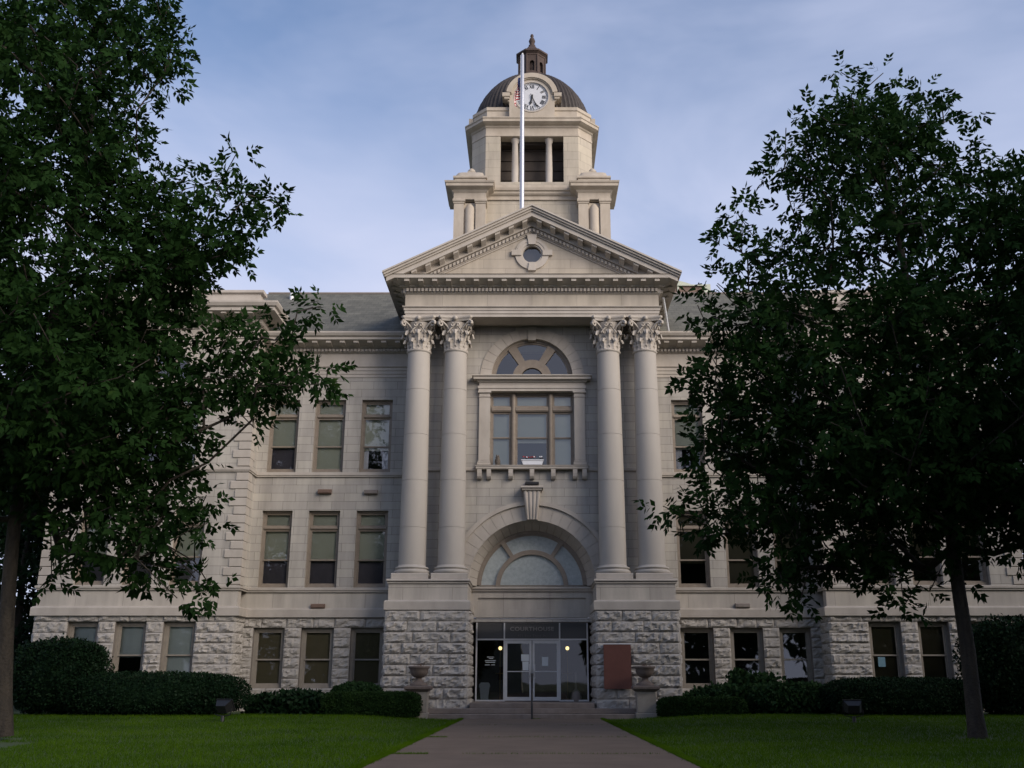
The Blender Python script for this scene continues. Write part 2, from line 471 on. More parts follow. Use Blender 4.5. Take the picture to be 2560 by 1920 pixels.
def rock_face(mb, p0, p1, rows, seed, openings=(), depth=.06, wmin=.65, wmax=1.3, back=None):
    """rock-faced blocks between p0 and p1 (outward = right-hand side of travel)"""
    rnd = random.Random(seed)
    p0 = Vector(p0); p1 = Vector(p1); L = (p1 - p0).length; d = (p1 - p0) / L
    nr = Vector((d.y, -d.x))
    g = .009
    for k in range(len(rows) - 1):
        zt, zb = rows[k], rows[k + 1]
        free = [(0.0, L)]
        for (a, b, oz0, oz1) in openings:
            if oz0 < (zt + zb) / 2 < oz1:
                nf = []
                for s, e in free:
                    if b <= s or a >= e: nf.append((s, e)); continue
                    if a > s: nf.append((s, a))
                    if b < e: nf.append((b, e))
                free = nf
        for s, e in free:
            cuts = [s]; first = True
            while e - cuts[-1] > wmax * 1.15:
                w = rnd.uniform(wmin, wmax)
                if first and k % 2: w *= .6
                first = False
                if e - (cuts[-1] + w) < wmin * .6: break
                cuts.append(cuts[-1] + w)
            cuts.append(e)
            for a, b in zip(cuts[:-1], cuts[1:]):
                u0, u1 = a + g, b - g; v0, v1 = zb + g, zt - g
                if u1 - u0 < .03: continue
                nu = max(3, int((u1 - u0) / .07)); nv = 6
                bulge = depth * rnd.uniform(.6, 1.15); ph = rnd.uniform(0, 50)
                tilt = rnd.uniform(-.3, .3)
                vs = []
                for j in range(nv + 1):
                    for i in range(nu + 1):
                        u = u0 + (u1 - u0) * i / nu; v = v0 + (v1 - v0) * j / nv
                        eu = min(u - u0, u1 - u) / .07; ev = min(v - v0, v1 - v) / .06
                        ed = min(1, eu) * min(1, ev)
                        q = noise.noise(Vector((u * 3.2 + ph, v * 4.5, seed))) * .9 + noise.noise(Vector((u * 8 + ph, v * 10, seed + 3))) * .5
                        h = ed * bulge * (.7 + 1.25 * q + .8 * (.5 - abs(noise.noise(Vector((u * 5 + ph, v * 6.5, seed + 9))) * 2)) + tilt * (2 * j / nv - 1) * .6)
                        h = max(-.004, h)
                        if 0 < i < nu: u += rnd.uniform(-.02, .02)
                        if 0 < j < nv: v += rnd.uniform(-.018, .018)
                        vs.append((p0.x + d.x * u + nr.x * h, p0.y + d.y * u + nr.y * h, v))
                w1 = nu + 1
                fs = [(j * w1 + i, j * w1 + i + 1, (j + 1) * w1 + i + 1, (j + 1) * w1 + i) for j in range(nv) for i in range(nu)]
                n0 = len(vs)
                ring = [i for i in range(w1)] + [j * w1 + nu for j in range(1, nv + 1)] + [nv * w1 + i for i in range(nu - 1, -1, -1)] + [j * w1 for j in range(nv - 1, 0, -1)]
                inn = [(vs[q][0] - nr.x * .06, vs[q][1] - nr.y * .06, vs[q][2]) for q in ring]
                fs += [(ring[(i + 1) % len(ring)], ring[i], n0 + i, n0 + (i + 1) % len(ring)) for i in range(len(ring))]
                mb.add(vs + inn, fs)

def modillions(mb, path, z0, z1, o0, o1, pitch=.54, w=.2, closed=False, skip_ends=.25):
    """brackets under a cornice: boxes with a rolled underside, outward = right of travel"""
    n = len(path)
    for i in range(n if closed else n - 1):
        a = Vector(path[i]); b = Vector(path[(i + 1) % n])
        L = (b - a).length; d = (b - a) / L; nr = Vector((d.y, -d.x))
        k = max(1, int(round((L - 2 * skip_ends) / pitch)))
        for j in range(k + 1):
            t = skip_ends + (L - 2 * skip_ends) * j / k if k > 0 else L / 2
            c = a + d * t
            prof = [(o0, z1), (o1, z1), (o1, z0 + (z1 - z0) * .45), (o1 - (o1 - o0) * .35, z0 + (z1 - z0) * .3), (o0, z0)]
            vs = []
            for s in (-w / 2, w / 2):
                vs += [(c.x + d.x * s + nr.x * o, c.y + d.y * s + nr.y * o, z) for o, z in prof]
            m = len(prof)
            mb.add(vs, [tuple(range(m)), tuple(range(2 * m - 1, m - 1, -1))] + [(q, m + q, m + (q + 1) % m, (q + 1) % m) for q in range(m)])
def dentils(mb, path, z0, z1, o0, o1, pitch=.145, w=.09, closed=False):
    n = len(path)
    for i in range(n if closed else n - 1):
        a = Vector(path[i]); b = Vector(path[(i + 1) % n])
        L = (b - a).length; d = (b - a) / L; nr = Vector((d.y, -d.x))
        k = int(L / pitch)
        for j in range(k):
            c = a + d * (L * (j + .5) / k)
            vs = []
            for z in (z0, z1):
                for s, o in ((-w / 2, o0), (w / 2, o0), (w / 2, o1), (-w / 2, o1)):
                    vs.append((c.x + d.x * s + nr.x * o, c.y + d.y * s + nr.y * o, z))
            mb.add(vs, [(0, 1, 2, 3), (7, 6, 5, 4), (2, 3, 7, 6)[::-1], (1, 2, 6, 5), (3, 0, 4, 7)])

# ---- windows
def sash_window(x0, x1, z0, z1, yf, kind='upper', shade=1.0, bmat=None, curtain=None):
    """frame with transom and two sashes; blinds behind; shade = part of the lower sash the blind covers (negative: of the upper)"""
    f = MB(); y = yf + .17
    fw = .085 if kind == 'upper' else .11
    f.plate(rect(x0, x1, z0, z1), [rect(x0 + fw, x1 - fw, z0 + .10, z1 - fw)], y, y + .14)
    i0, i1 = x0 + fw, x1 - fw
    H = z1 - z0
    panes = []
    if kind == 'upper':
        zt1, zt0 = z1 - .60, z1 - .72
        f.bbox(i0, i1, y - .03, y + .12, zt0, zt1, .025)
        f.bbox(i0, i1, y - .045, y - .028, zt0 + .03, zt0 + .07, .008)
        zm = z0 + (zt0 - z0) * .475
        f.plate(rect(i0, i1, zt1, z1 - fw), [rect(i0 + .06, i1 - .06, zt1 + .05, z1 - fw - .06)], y + .035, y + .10)
        top = zt0
        panes.append((i0 + .05, i1 - .05, zt1 + .03, z1 - fw - .03, y + .07))
    else:
        zm = z0 + H * .47; top = z1 - fw
    f.plate(rect(i0, i1, zm - .025, top), [rect(i0 + .05, i1 - .05, zm + .03, top - .06)], y + .03, y + .09)
    f.plate(rect(i0, i1, z0 + .10, zm + .02), [rect(i0 + .05, i1 - .05, z0 + .17, zm - .03)], y + .065, y + .12)
    fo = f.build('window', M_FRAME if kind == 'upper' else M_FRAMELT, CH)
    panes += [(i0 + .04, i1 - .04, zm + .02, top - .04, y + .062), (i0 + .04, i1 - .04, z0 + .15, zm - .02, y + .095)]
    for a, b, c, d, yy in panes:
        MB().add([(a, yy, c), (b, yy, c), (b, yy, d), (a, yy, d)], [(0, 1, 2, 3)]).build('pane', M_GLASS if kind == 'upper' or x0 > 0 else M_GGLASS, fo)
    bm = bmat or M_BLIND
    zb = zm - (zm - z0 - .16) * shade if shade >= 0 else zm + (top - zm) * (-shade)
    bl = MB()
    n = 8
    for a, b, c, d in ([(i0, i1, z1 - .60, z1 - .05)] if kind == 'upper' else []) + [(i0, i1, zb, top)]:
        pts = []
        for k in range(n + 1):
            x = a + (b - a) * k / n
            pts.append((x, y + .19 + .006 * math.sin(k * 1.7 + x)))
        bl.add([(x, yy, c) for x, yy in pts] + [(x, yy, d) for x, yy in pts], [(k, k + 1, n + 2 + k, n + 1 + k) for k in range(n)], True)
        bl.box(a, b, y + .175, y + .20, c - .02, c)
    bl.build('blind', bm, fo)
    if kind == 'upper' and 0 <= shade < .5 and x0 < 0 and not curtain:  # added plane; its colour stands in for dim light in the lower pane
        MB().add([(i0, y + .24, z0 + .1), (i1, y + .24, z0 + .1), (i1, y + .24, zm), (i0, y + .24, zm)], [(0, 1, 2, 3)]).build('painted_pane_light', M_PANELIGHT, fo)
    if curtain:
        cu = MB()
        for a, b in curtain:
            n2 = 14; xs = [i0 + (i1 - i0) * (a + (b - a) * k / n2) for k in range(n2 + 1)]
            cu.add([(x, y + .25 + .02 * math.sin(k * 2.1), z0 + .12) for k, x in enumerate(xs)] + [(x, y + .25 + .02 * math.sin(k * 2.1), zm + .1) for k, x in enumerate(xs)],
                   [(k, k + 1, n2 + 2 + k, n2 + 1 + k) for k in range(n2)], True)
        cu.build('curtain', M_CURT, fo)
    return fo

WX = [(-10.47, -9.30), (-8.67, -7.45), (-6.81, -5.58)]
PX = [(-17.0, -15.88), (-15.25, -14.12), (-13.49, -12.32)]
Z1F, Z2F, ZG = (4.63, 7.57), (9.09, 12.04), (.97, 3.14)
ROWS = [3.50, 3.14, 2.775, 2.41, 2.045, 1.68, 1.315, .97, .62, .28, -.12]
PROWS = [3.62, 3.31, 2.92, 2.55, 2.18, 1.81, 1.44, 1.07, .70, .33, -.1]
CROWS = [3.60, 3.235, 2.865, 2.5, 2.13, 1.765, 1.395, 1.0, .63, .26, -.1]

def mir(lst, s):
    return [(min(s * a, s * b), max(s * a, s * b)) for a, b in lst]

def bands(path):
    """string courses shared by wings and pavilions"""
    mb = MB(); mb.sweep(path, [(0, 8.89), (.07, 8.89), (.07, 8.93), (.10, 8.95), (.10, 9.06), (.06, 9.07), (0, 9.08)])
    mb.build('string_course', M_TRIM, CH); mb = MB()
    mb.sweep(path, [(0, 4.45), (.06, 4.45), (.06, 4.50), (.10, 4.52), (.10, 4.60), (.04, 4.615), (0, 4.625)])
    mb.build('string_course', M_TRIM, CH); mb = MB()
    mb.sweep(path, [(0, 3.50), (.13, 3.52), (.13, 3.80), (.10, 3.84), (0, 3.87)])
    mb.build('base_belt', M_TRIM, CH)

for s, side in ((-1, 'left'), (1, 'right')):
    wx = mir(WX, -s); px = mir(PX, -s)
    lo, hi = (-11.2, -4.6) if s < 0 else (4.6, 11.2)
    # wing: smooth wall with two floors of windows
    m = MB()
    holes = [rect(a, b, *Z1F) for a, b in wx] + [rect(a, b, *Z2F) for a, b in wx]
    m.plate(rect(lo, hi, 4.62, 13.0), holes, Y_W, Y_W + .45)
    m.build('wing_wall', M_ASH, CH)
    m = MB().plate(rect(lo, hi, 3.86, 4.46), [], Y_W + .002, Y_W + .4)
    m.build('wing_plinth_course', M_BIG, CH)
    bands([(lo, Y_W), (hi, Y_W)])
    m = MB()
    rock_face(m, (lo, Y_W), (hi, Y_W), ROWS, 11 + s, [(a - lo, b - lo, .97, 3.14) for a, b in wx], depth=.06)
    m.build('wing_base', M_ROCK, CH)
    m = MB().plate(rect(lo, hi, -.3, 3.51), [rect(a, b, *ZG) for a, b in wx], Y_W + .03, Y_W + .45)
    m.build('base_backing', M_MORT, CH)
    m = MB().box(lo, hi, 4.2, 4.3, -.2, 13.5)
    for z in (-.1, 4.0, 8.4, 12.9): m.box(lo, hi, 1.6, 4.2, z, z + .2)
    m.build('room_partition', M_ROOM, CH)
    # wing entablature and eaves
    m = MB(); pth = [(lo, Y_W), (hi, Y_W)]
    m.sweep(pth, [(0, 12.97), (.03, 12.97), (.03, 13.10), (.055, 13.105), (.055, 13.24), (.08, 13.245), (.08, 13.36), (.13, 13.40), (.0, 13.41)])
    m.plate(rect(lo, hi, 13.40, 13.98), [], Y_W - .012, Y_W + .3)
    m.sweep(pth, [(0, 13.97), (.06, 13.99), (.10, 14.02), (.10, 14.15), (.22, 14.19), (.22, 14.21), (.70, 14.35), (.72, 14.36), (.72, 14.46), (.80, 14.50), (.86, 14.60), (.86, 14.66), (.3, 14.70)])
    dentils(m, pth, 14.03, 14.14, .09, .19)
    modillions(m, pth, 14.18, 14.34, .2, .64)
    m.build('wing_cornice', M_TRIM, CH)
    # windows of the wing
    if s < 0:
        sh2 = [(.02, None, None), (.97, None, None), (.12, None, [(0, .2), (.72, 1)])]
        sh1 = [(0.0, None, None), (0.0, None, None), (0.02, None, None)]
        gb = [(1, M_BLINDDK), (1, M_BLINDDK), (1, M_BLINDDK)]
    else:
        sh2 = [(.06, None, [(0, .3), (.8, 1)]), (.8, None, None), (.4, None, None)]
        sh1 = [(.1, M_BLINDDK, None), (1.0, M_BLINDDK, None), (.2, M_BLINDDK, None)]
        gb = [(-.95, M_BLINDDK), (-.95, M_BLINDDK), (-.95, M_BLINDDK)]
    order = sorted(wx)
    for (a, b), q in zip(order, sh2): sash_window(a, b, *Z2F, Y_W, 'upper', q[0], q[1], q[2])
    for (a, b), q in zip(order, sh1): sash_window(a, b, *Z1F, Y_W, 'upper', q[0], q[1], q[2])
    for (a, b), q in zip(order, gb): sash_window(a, b, *ZG, Y_W + .03, 'ground', q[0], q[1])

    # pavilion at the end of the front
    plo, phi = (-18.25, -10.85) if s < 0 else (10.85, 18.25)
    xin, xout = (phi, plo) if s < 0 else (plo, phi)
    pc = (plo + phi) / 2
    m = MB()
    arch = [(pc - 1.55, 12.75)] + arc(pc, 12.75, 1.55, 180, 0, 24)[1:-1][::1] + [(pc + 1.55, 12.75)]
    arch = arc(pc, 12.6, 1.25, 0, 180, 24)
    p2 = rect(pc - 1.62, pc + 1.62, 9.12, 12.0)
    holes = [rect(a, b, *Z1F) for a, b in px] + [p2, arch]
    m.plate(rect(plo, phi, 4.62, 13.9), holes, Y_P, Y_P + .45, sides=False)
    # return walls
    for x, y1 in ((xin, Y_W + .02), (xout, 16.0)):
        m.add([(x, Y_P, 4.62), (x, y1, 4.62), (x, y1, 15.2), (x, Y_P, 15.2)], [(0, 1, 2, 3) if x > pc else (3, 2, 1, 0)])
    m.build('pavilion_wall', M_ASH, CH)
    m = MB()
    m.plate(rect(plo, phi, 3.86, 4.5), [], Y_P + .002, Y_P + .4)
    m.build('pavilion_plinth_course', M_BIG, CH)
    ppath = [(plo, 16.0), (plo, Y_P), (phi, Y_P), (phi, Y_W)] if s < 0 else [(plo, Y_W), (plo, Y_P), (phi, Y_P), (phi, 16.0)]
    bands(ppath)
    m = MB()
    rock_face(m, (plo, Y_P), (phi, Y_P), PROWS, 21 + s, [(a - plo, b - plo, 1.0, 3.30) for a, b in px])
    if s < 0:
        rock_face(m, (phi, Y_P), (phi, Y_W), PROWS, 23, depth=.05); rock_face(m, (plo, 16), (plo, Y_P), PROWS, 24, depth=.05, wmax=1.8)
    else:
        rock_face(m, (plo, Y_W), (plo, Y_P), PROWS, 25, depth=.05); rock_face(m, (phi, Y_P), (phi, 16), PROWS, 26, depth=.05, wmax=1.8)
    m.build('pavilion_base', M_ROCK, CH)
    m = MB().plate(rect(plo + .03, phi - .03, -.3, 3.63), [rect(a, b, 1.07, 3.31) for a, b in px], Y_P + .03, 16.0, reveal=Y_P + .45)
    m.build('base_backing', M_MORT, CH)
    m = MB().box(plo + .3, phi - .3, 3.0, 3.1, 0, 15)
    for z in (-.1, 4.0, 8.4): m.box(plo + .3, phi - .3, .6, 3.0, z, z + .2)
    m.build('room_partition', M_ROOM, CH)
    # quoins on both corners
    for x, inn in ((plo, 1), (phi, -1)):
        for za, zb in ((4.64, 8.75), (9.1, 12.9)):
            m = MB(); k = 0; z = za
            while z < zb - .1:
                w = .62 if k % 2 else .42
                xa, xb = sorted((x - inn * .045, x + inn * w))
                m.bbox(xa, xb, Y_P - .045, Y_P + (.45 if not k % 2 else .62), z + .010, z + .315, .02)
                z += .325; k += 1
            m.build('quoins', M_TRIM, CH)
    # pavilion entablature and parapet
    m = MB()
    m.sweep(ppath, [(0, 13.85), (.03, 13.85), (.03, 13.98), (.055, 13.985), (.055, 14.12), (.08, 14.125), (.08, 14.22), (.13, 14.26), (.0, 14.27)])
    m.sweep(ppath, [(.01, 14.26), (.01, 14.82), (.06, 14.84), (.10, 14.88), (.10, 15.02), (.22, 15.06), (.22, 15.08), (.70, 15.20), (.72, 15.21), (.72, 15.34), (.80, 15.38), (.86, 15.50), (.86, 15.56), (.3, 15.60), (-.3, 15.62)])
    dentils(m, ppath[1:3], 14.89, 15.01, .09, .19)
    modillions(m, ppath[1:3], 15.05, 15.20, .2, .64)
    m.build('pavilion_cornice', M_TRIM, CH)
    m = MB()
    y0 = .25
    m.box(plo + .25, phi - .15, y0, y0 + .4, 15.55, 16.28)
    m.bbox(plo + .15, phi - .02, y0 - .1, y0 + .5, 16.28, 16.42, .03)
    m.box(plo + .25, plo + .65, y0 + .4, 14, 15.55, 16.28); m.box(phi - .55, phi - .15, y0 + .4, 14, 15.55, 16.28)
    m.box(plo + .3, phi - .3, 14, 14.3, 15.0, 16.2)
    m.bbox(pc - .9, pc + .9, y0 - .14, y0 + .45, 16.42, 16.62, .08)
    m.bbox(pc - .45, pc + .45, y0 - .12, y0 + .45, 16.62, 16.80, .08)
    m.build('parapet', M_TRIM, CH)
    for (a, b) in px: sash_window(a, b, *Z1F, Y_P, 'upper', 0.05 if s < 0 else .1, None if s < 0 else M_BLINDDK)
    gl = [(1, M_BLINDBLUE), (.05, M_BLINDBLUE), (1, M_BLINDBLUE)] if s < 0 else [(1, M_BLINDDK)] * 3
    for (a, b), q in zip(px, gl): sash_window(a, b, 1.07, 3.31, Y_P + .03, 'ground', q[0], q[1])

# ---- compound windows of the upper floor: three lights under a half-round window
def triple_window(xc, z0, z1, yf, hw, mull, ztr, zmeet, drops):
    f = MB(); y = yf + .15
    xs = [xc - hw] + [xc + q for q in mull] + [xc + hw]
    f.plate(rect(xs[0], xs[-1], z0, z1), [rect(xs[0] + .06, xs[1], z0 + .06, z1 - .08), rect(xs[2], xs[3], z0 + .06, z1 - .08), rect(xs[4], xs[5] - .06, z0 + .06, z1 - .08)], y, y + .16)
    fo = None
    for a, b in ((xs[1], xs[2]), (xs[3], xs[4])):
        f.tube([((a + b) / 2, y, z0 + .05), ((a + b) / 2, y, z1 - .05)], (b - a) * .42, 10)
    lights = [(xs[0] + .06, xs[1]), (xs[2], xs[3]), (xs[4], xs[5] - .06)]
    blind = MB(); panes = []
    for (a, b), dr in zip(lights, drops):
        f.bbox(a - .02, b + .02, y - .05, y + .13, ztr[0], ztr[1], .03)
        f.bbox(a - .02, b + .02, y - .07, y - .045, ztr[0] + .05, ztr[0] + .1, .01)
        f.plate(rect(a, b, ztr[1], z1 - .08), [rect(a + .05, b - .05, ztr[1] + .05, z1 - .14)], y + .05, y + .1)
        f.plate(rect(a, b, zmeet - .02, ztr[0]), [rect(a + .06, b - .06, zmeet + .03, ztr[0] - .06)], y + .04, y + .1)
        f.plate(rect(a, b, z0 + .06, zmeet + .02), [rect(a + .06, b - .06, z0 + .12, zmeet - .03)], y + .07, y + .13)
        panes += [(a, b, ztr[1], z1 - .1, y + .08), (a, b, zmeet, ztr[0] - .02, y + .075), (a, b, z0 + .08, zmeet, y + .1)]
        zb = zmeet - (zmeet - z0 - .06) * dr
        blind.add([(a, y + .2, zb), (b, y + .2, zb), (b, y + .2, z1), (a, y + .2, z1)], [(0, 1, 2, 3)])
        blind.box(a, b, y + .185, y + .21, zb - .02, zb)
    fo = f.build('triple_window', M_FRAME, CH)
    for a, b, c, d, yy in panes:
        MB().add([(a, yy, c), (b, yy, c), (b, yy, d), (a, yy, d)], [(0, 1, 2, 3)]).build('pane', M_GLASS, fo)
    blind.build('blind', M_BLIND, fo)
    return fo
def lunette(xc, zc, r, y, frame, pane, spokes, rin, rbar, mat_f, mat_p, name='half_round_window', depth=.14):
    """half-round window: outer ring, inner half ring, radiating bars"""
    f = MB()
    n = 32
    def ring(ra, rb, y0, y1):
        out = arc(xc, zc, rb, 0, 180, n); inn = arc(xc, zc, ra, 180, 0, n)
        f.plate(out + inn, [], y0, y1)
    ring(r - frame, r, y, y + depth)
    ring(r - frame * 1.7, r - frame * .98, y + .05, y + depth)
    ring(rin, rin + rbar, y - .02, y + depth)
    f.box(xc - r, xc + r, y, y + depth, zc, zc + .05)
    for a in spokes:
        ca, sa = math.cos(R(a)), math.sin(R(a))
        p0 = (xc + (rin + rbar * .8) * ca, zc + (rin + rbar * .8) * sa); p1 = (xc + (r - frame) * ca, zc + (r - frame) * sa)
        w0, w1 = rbar * .42, rbar * .55
        q = [(p0[0] + sa * w0, p0[1] - ca * w0), (p1[0] + sa * w1, p1[1] - ca * w1), (p1[0] - sa * w1, p1[1] + ca * w1), (p0[0] - sa * w0, p0[1] + ca * w0)]
        f.plate(q, [], y - .015, y + depth)
    fo = f.build(name, mat_f, CH)
    pp = arc(xc, zc + .02, r - .03, 0, 180, n)
    MB().plate(pp, [], y + depth * .6, y + depth * .6 + .01, sides=False).build('pane', mat_p, fo)
    return fo
def voussoirs(mb, xc, zc, r0, r1, y0, y1, n, a0=0, a1=180, gap=.006, r0b=None):
    """ring of wedge stones; r0b: inner radius at the back (splayed reveal)"""
    for i in range(n):
        aa = a0 + (a1 - a0) * i / n; ab = a0 + (a1 - a0) * (i + 1) / n
        dg = math.degrees(gap / r1)
        aa += dg; ab -= dg
        k = 4
        def P(r, a, y): return (xc + r * math.cos(R(a)), y, zc + r * math.sin(R(a)))
        vs = []
        for j in range(k + 1):
            a = aa + (ab - aa) * j / k
            vs += [P(r0, a, y0), P(r1, a, y0), P(r1, a, y1), P(r0 if r0b is None else r0b, a, y1)]
        fs = []
        for j in range(k):
            o = 4 * j
            for q in range(4):
                fs.append((o + q, o + (q + 1) % 4, o + 4 + (q + 1) % 4, o + 4 + q)[::-1])
        fs += [(0, 1, 2, 3)[::-1], (4 * k, 4 * k + 1, 4 * k + 2, 4 * k + 3)]
        mb.add(vs, fs)

for pc in (-14.55, 14.55):
    triple_window(pc, 9.12, 12.0, Y_P, 1.62, (-.80, -.60, .60, .80), (11.3, 11.5), 10.25, (.3, .1, .5))
    m = MB(); m.bbox(pc - 2.1, pc + 2.1, Y_P - .3, Y_P + .1, 12.05, 12.55, .05); m.build('window_hood', M_TRIM, CH)
    lunette(pc, 12.6, 1.25, Y_P + .15, .09, None, (60, 120), .45, .16, M_FRAME, M_GLASS)
    m = MB(); voussoirs(m, pc, 12.6, 1.25, 1.62, Y_P - .035, Y_P + .3, 15); m.build('arch_ring', M_TRIM, CH)

# ---- centre bay behind the columns
m = MB()
ZA, RA = 4.65, 2.37                                  # entrance arch
ZL, RL = 12.66, 1.60                                 # upper half-round window
entry = [(-2.37, 3.4)] + [(2.37, 3.4)] + arc(0, ZA, RA, 0, 180, 40)
m.plate(rect(-4.9, 4.9, 3.3, 14.9), [entry, rect(-1.62, 1.62, 9.09, 12.05), arc(0, ZL, RL, 0, 180, 32)], Y_C, Y_C + .55, reveal=.4)
for sx in (-1, 1):
    q = [(sx * 4.9, Y_C, -.2), (sx * 4.9, Y_W + .1, -.2), (sx * 4.9, Y_W + .1, 14.9), (sx * 4.9, Y_C, 14.9)]
    m.add(q, [(0, 1, 2, 3) if sx > 0 else (3, 2, 1, 0)])
m.build('portico_wall', M_ASH, CH)
m = MB()
voussoirs(m, 0, ZA, RA, 2.93, -.05, .3, 22)
m.build('entrance_arch', M_TRIM, CH)
m = MB()
out = arc(0, ZA, 3.09, 0, 180, 48); inn = arc(0, ZA, 2.94, 180, 0, 48)
m.plate(out + inn, [], -.13, .05)
out = arc(0, ZA, 3.02, 0, 180, 48); inn = arc(0, ZA, 2.93, 180, 0, 48)
m.plate(out + inn, [], -.10, .05)
m.build('arch_moulding', M_TRIM, CH)
m = MB()
voussoirs(m, 0, ZA, RA, 2.5, .0, Y_D, 24, r0b=2.08)
m.build('arch_reveal', M_TRIM, CH)
# keystone: fluted console
m = MB()
n = 14
for j in range(n):
    pass
def keystone():
    m = MB(); nx = 20; nz = 12; vs = []
    for j in range(nz + 1):
        t = j / nz; z = 7.03 + (8.10 - 7.03) * t
        hw = .21 + (.33 - .21) * t; yf = -.20 - .16 * t - .05 * math.sin(t * math.pi)
        for i in range(nx + 1):
            u = i / nx; fl = .035 * abs(math.sin(u * math.pi * 4)) if .04 < u < .96 else 0
            vs.append((-hw + 2 * hw * u, yf - fl + (.04 if i in (0, nx) else 0), z))
    w1 = nx + 1
    m.add(vs, [(j * w1 + i, j * w1 + i + 1, (j + 1) * w1 + i + 1, (j + 1) * w1 + i) for j in range(nz) for i in range(nx)])
    for sx, idx in ((-1, 0), (1, nx)):
        e = [vs[j * w1 + idx] for j in range(nz + 1)]; b = [(p[0], .05, p[2]) for p in e]
        m.add(e + b, [(j, j + 1, nz + 2 + j, nz + 1 + j) if sx > 0 else (j + 1, j, nz + 1 + j, nz + 2 + j) for j in range(nz)])
    m.add([vs[0], vs[nx], (vs[nx][0], .05, 7.03), (vs[0][0], .05, 7.03)], [(3, 2, 1, 0)])
    m.bbox(-.38, .38, -.45, .05, 8.10, 8.17, .02); m.bbox(-.42, .42, -.50, .05, 8.17, 8.26, .025)
    return m.build('keystone', M_TRIM, CH)
keystone()
m = MB(); voussoirs(m, 0, ZL, RL, 2.04, -.035, .3, 17); 
m.plate([(-.15, 14.18), (.15, 14.18), (.19, 14.74), (-.19, 14.74)], [], -.09, .2)
m.build('arch_ring', M_TRIM, CH)
# second-floor window: pilasters, hood, sill on brackets
triple_window(0, 9.09, 12.05, Y_C, 1.62, (-.83, -.62, .62, .83), (11.28, 11.5), 10.26, (.98, .14, .98))
lunette(0, ZL, RL, Y_C + .15, .10, None, (58, 122), .44, .33, M_FRAME, M_GLASS)
for sx in (-1, 1):
    m = MB()
    xa, xb = sorted((sx * 1.64, sx * 2.05))
    m.bbox(xa, xb, -.12, .1, 9.30, 11.82, .02)
    m.bbox(xa - .05, xb + .05, -.17, .1, 9.12, 9.22, .02); m.bbox(xa - .025, xb + .025, -.15, .1, 9.22, 9.30, .02)
    m.bbox(xa - .02, xb + .02, -.14, .1, 11.82, 11.86, .012); m.bbox(xa, xb, -.121, .1, 11.86, 11.98, .01)
    m.bbox(xa - .05, xb + .05, -.18, .1, 11.98, 12.06, .02)
    m.build('pilaster', M_TRIM, CH)
m = MB()
hp = [(-2.06, .05), (-2.06, -.13), (2.06, -.13), (2.06, .05)]
m.sweep(hp, [(0, 12.06), (.02, 12.06), (.02, 12.16), (.05, 12.17), (.05, 12.26), (.0, 12.28), (.0, 12.40), (.06, 12.42), (.09, 12.48), (.22, 12.50), (.22, 12.58), (.28, 12.62), (.28, 12.66), (-.2, 12.69)])
m.box(-2.05, 2.05, -.12, .12, 12.06, 12.64)
m.build('window_hood', M_TRIM, CH)
m = MB()
m.sweep([(-2.0, .1), (-2.0, -.1), (2.0, -.1), (2.0, .1)], [(0, 8.95), (.12, 8.95), (.14, 8.98), (.14, 9.06), (.17, 9.07), (.17, 9.10), (-.4, 9.12)])
for xb in (-2.0, -1.64, -.81, 0, .81, 1.64, 2.0):
    pr = [(-.02, 8.95), (-.22, 8.95), (-.22, 8.80), (-.2, 8.68), (-.14, 8.60), (-.06, 8.57), (-.02, 8.58)]
    vs = [(xb - .085, y, z) for y, z in pr] + [(xb + .085, y, z) for y, z in pr]; k = len(pr)
    m.add(vs, [tuple(range(k)), tuple(range(2 * k - 1, k - 1, -1))] + [(i, k + i, k + (i + 1) % k, (i + 1) % k) for i in range(k)])
m.build('window_sill', M_TRIM, CH)
for a, b in ((-4.9, -2.02), (2.02, 4.9)):
    m = MB().sweep([(a, 0), (b, 0)], [(0, 8.90), (.04, 8.90), (.07, 8.93), (.07, 9.02), (.04, 9.04), (0, 9.05)])
    m.build('string_course', M_TRIM, CH)

# ---- entrance: recessed wall with panel, half-round light, glazed doors
m = MB()
m.plate(rect(-2.5, 2.5, 3.50, 4.47), [rect(-2.02, 2.02, 3.80, 4.22)], Y_D, Y_D + .3, sides=True, reveal=Y_D + .07)
m.plate(rect(-2.03, 2.03, 3.79, 4.23), [], Y_D + .068, Y_D + .2, sides=False)
m.box(-2.5, 2.5, Y_D + .02, Y_D + .25, 4.58, 4.66)
m.build('entrance_lintel', M_BIG, CH)
m = MB().sweep([(-2.5, Y_D), (2.5, Y_D)], [(0, 4.45), (.05, 4.45), (.07, 4.48), (.07, 4.53), (.13, 4.55), (.13, 4.60), (-.2, 4.63)])
m.build('entrance_band', M_TRIM, CH)
lunette(0, 4.64, 2.09, Y_D + .02, .10, None, (56, 124), 1.20, .17, M_FRAME, M_FROST)
m = MB()
yd = Y_D + .06
fw = .045
xs = [-2.06, -1.03, 1.03, 2.06]
m.box(-2.06, 2.06, yd, yd + .1, 3.44, 3.50)
m.box(-2.06, 2.06, yd, yd + .1, 2.68, 2.735)
for x in xs: m.box(x - fw / 2 - .004, x + fw / 2 + .004, yd - .005, yd + .105, .51, 3.50)
for a, b in ((-2.06, -1.03), (1.03, 2.06)): m.box(a, b, yd, yd + .1, .51, .56)
ent = m.build('entrance_frame', M_ALU, CH)
def pane(a, b, c, d, y, mt, parent, name='pane'):
    return MB().add([(a, y, c), (b, y, c), (b, y, d), (a, y, d)], [(0, 1, 2, 3)]).build(name, mt, parent)
pane(-2.04, -1.05, .56, 2.69, yd + .05, M_DGLASS, ent); pane(1.05, 2.04, .56, 2.69, yd + .05, M_DGLASS, ent)
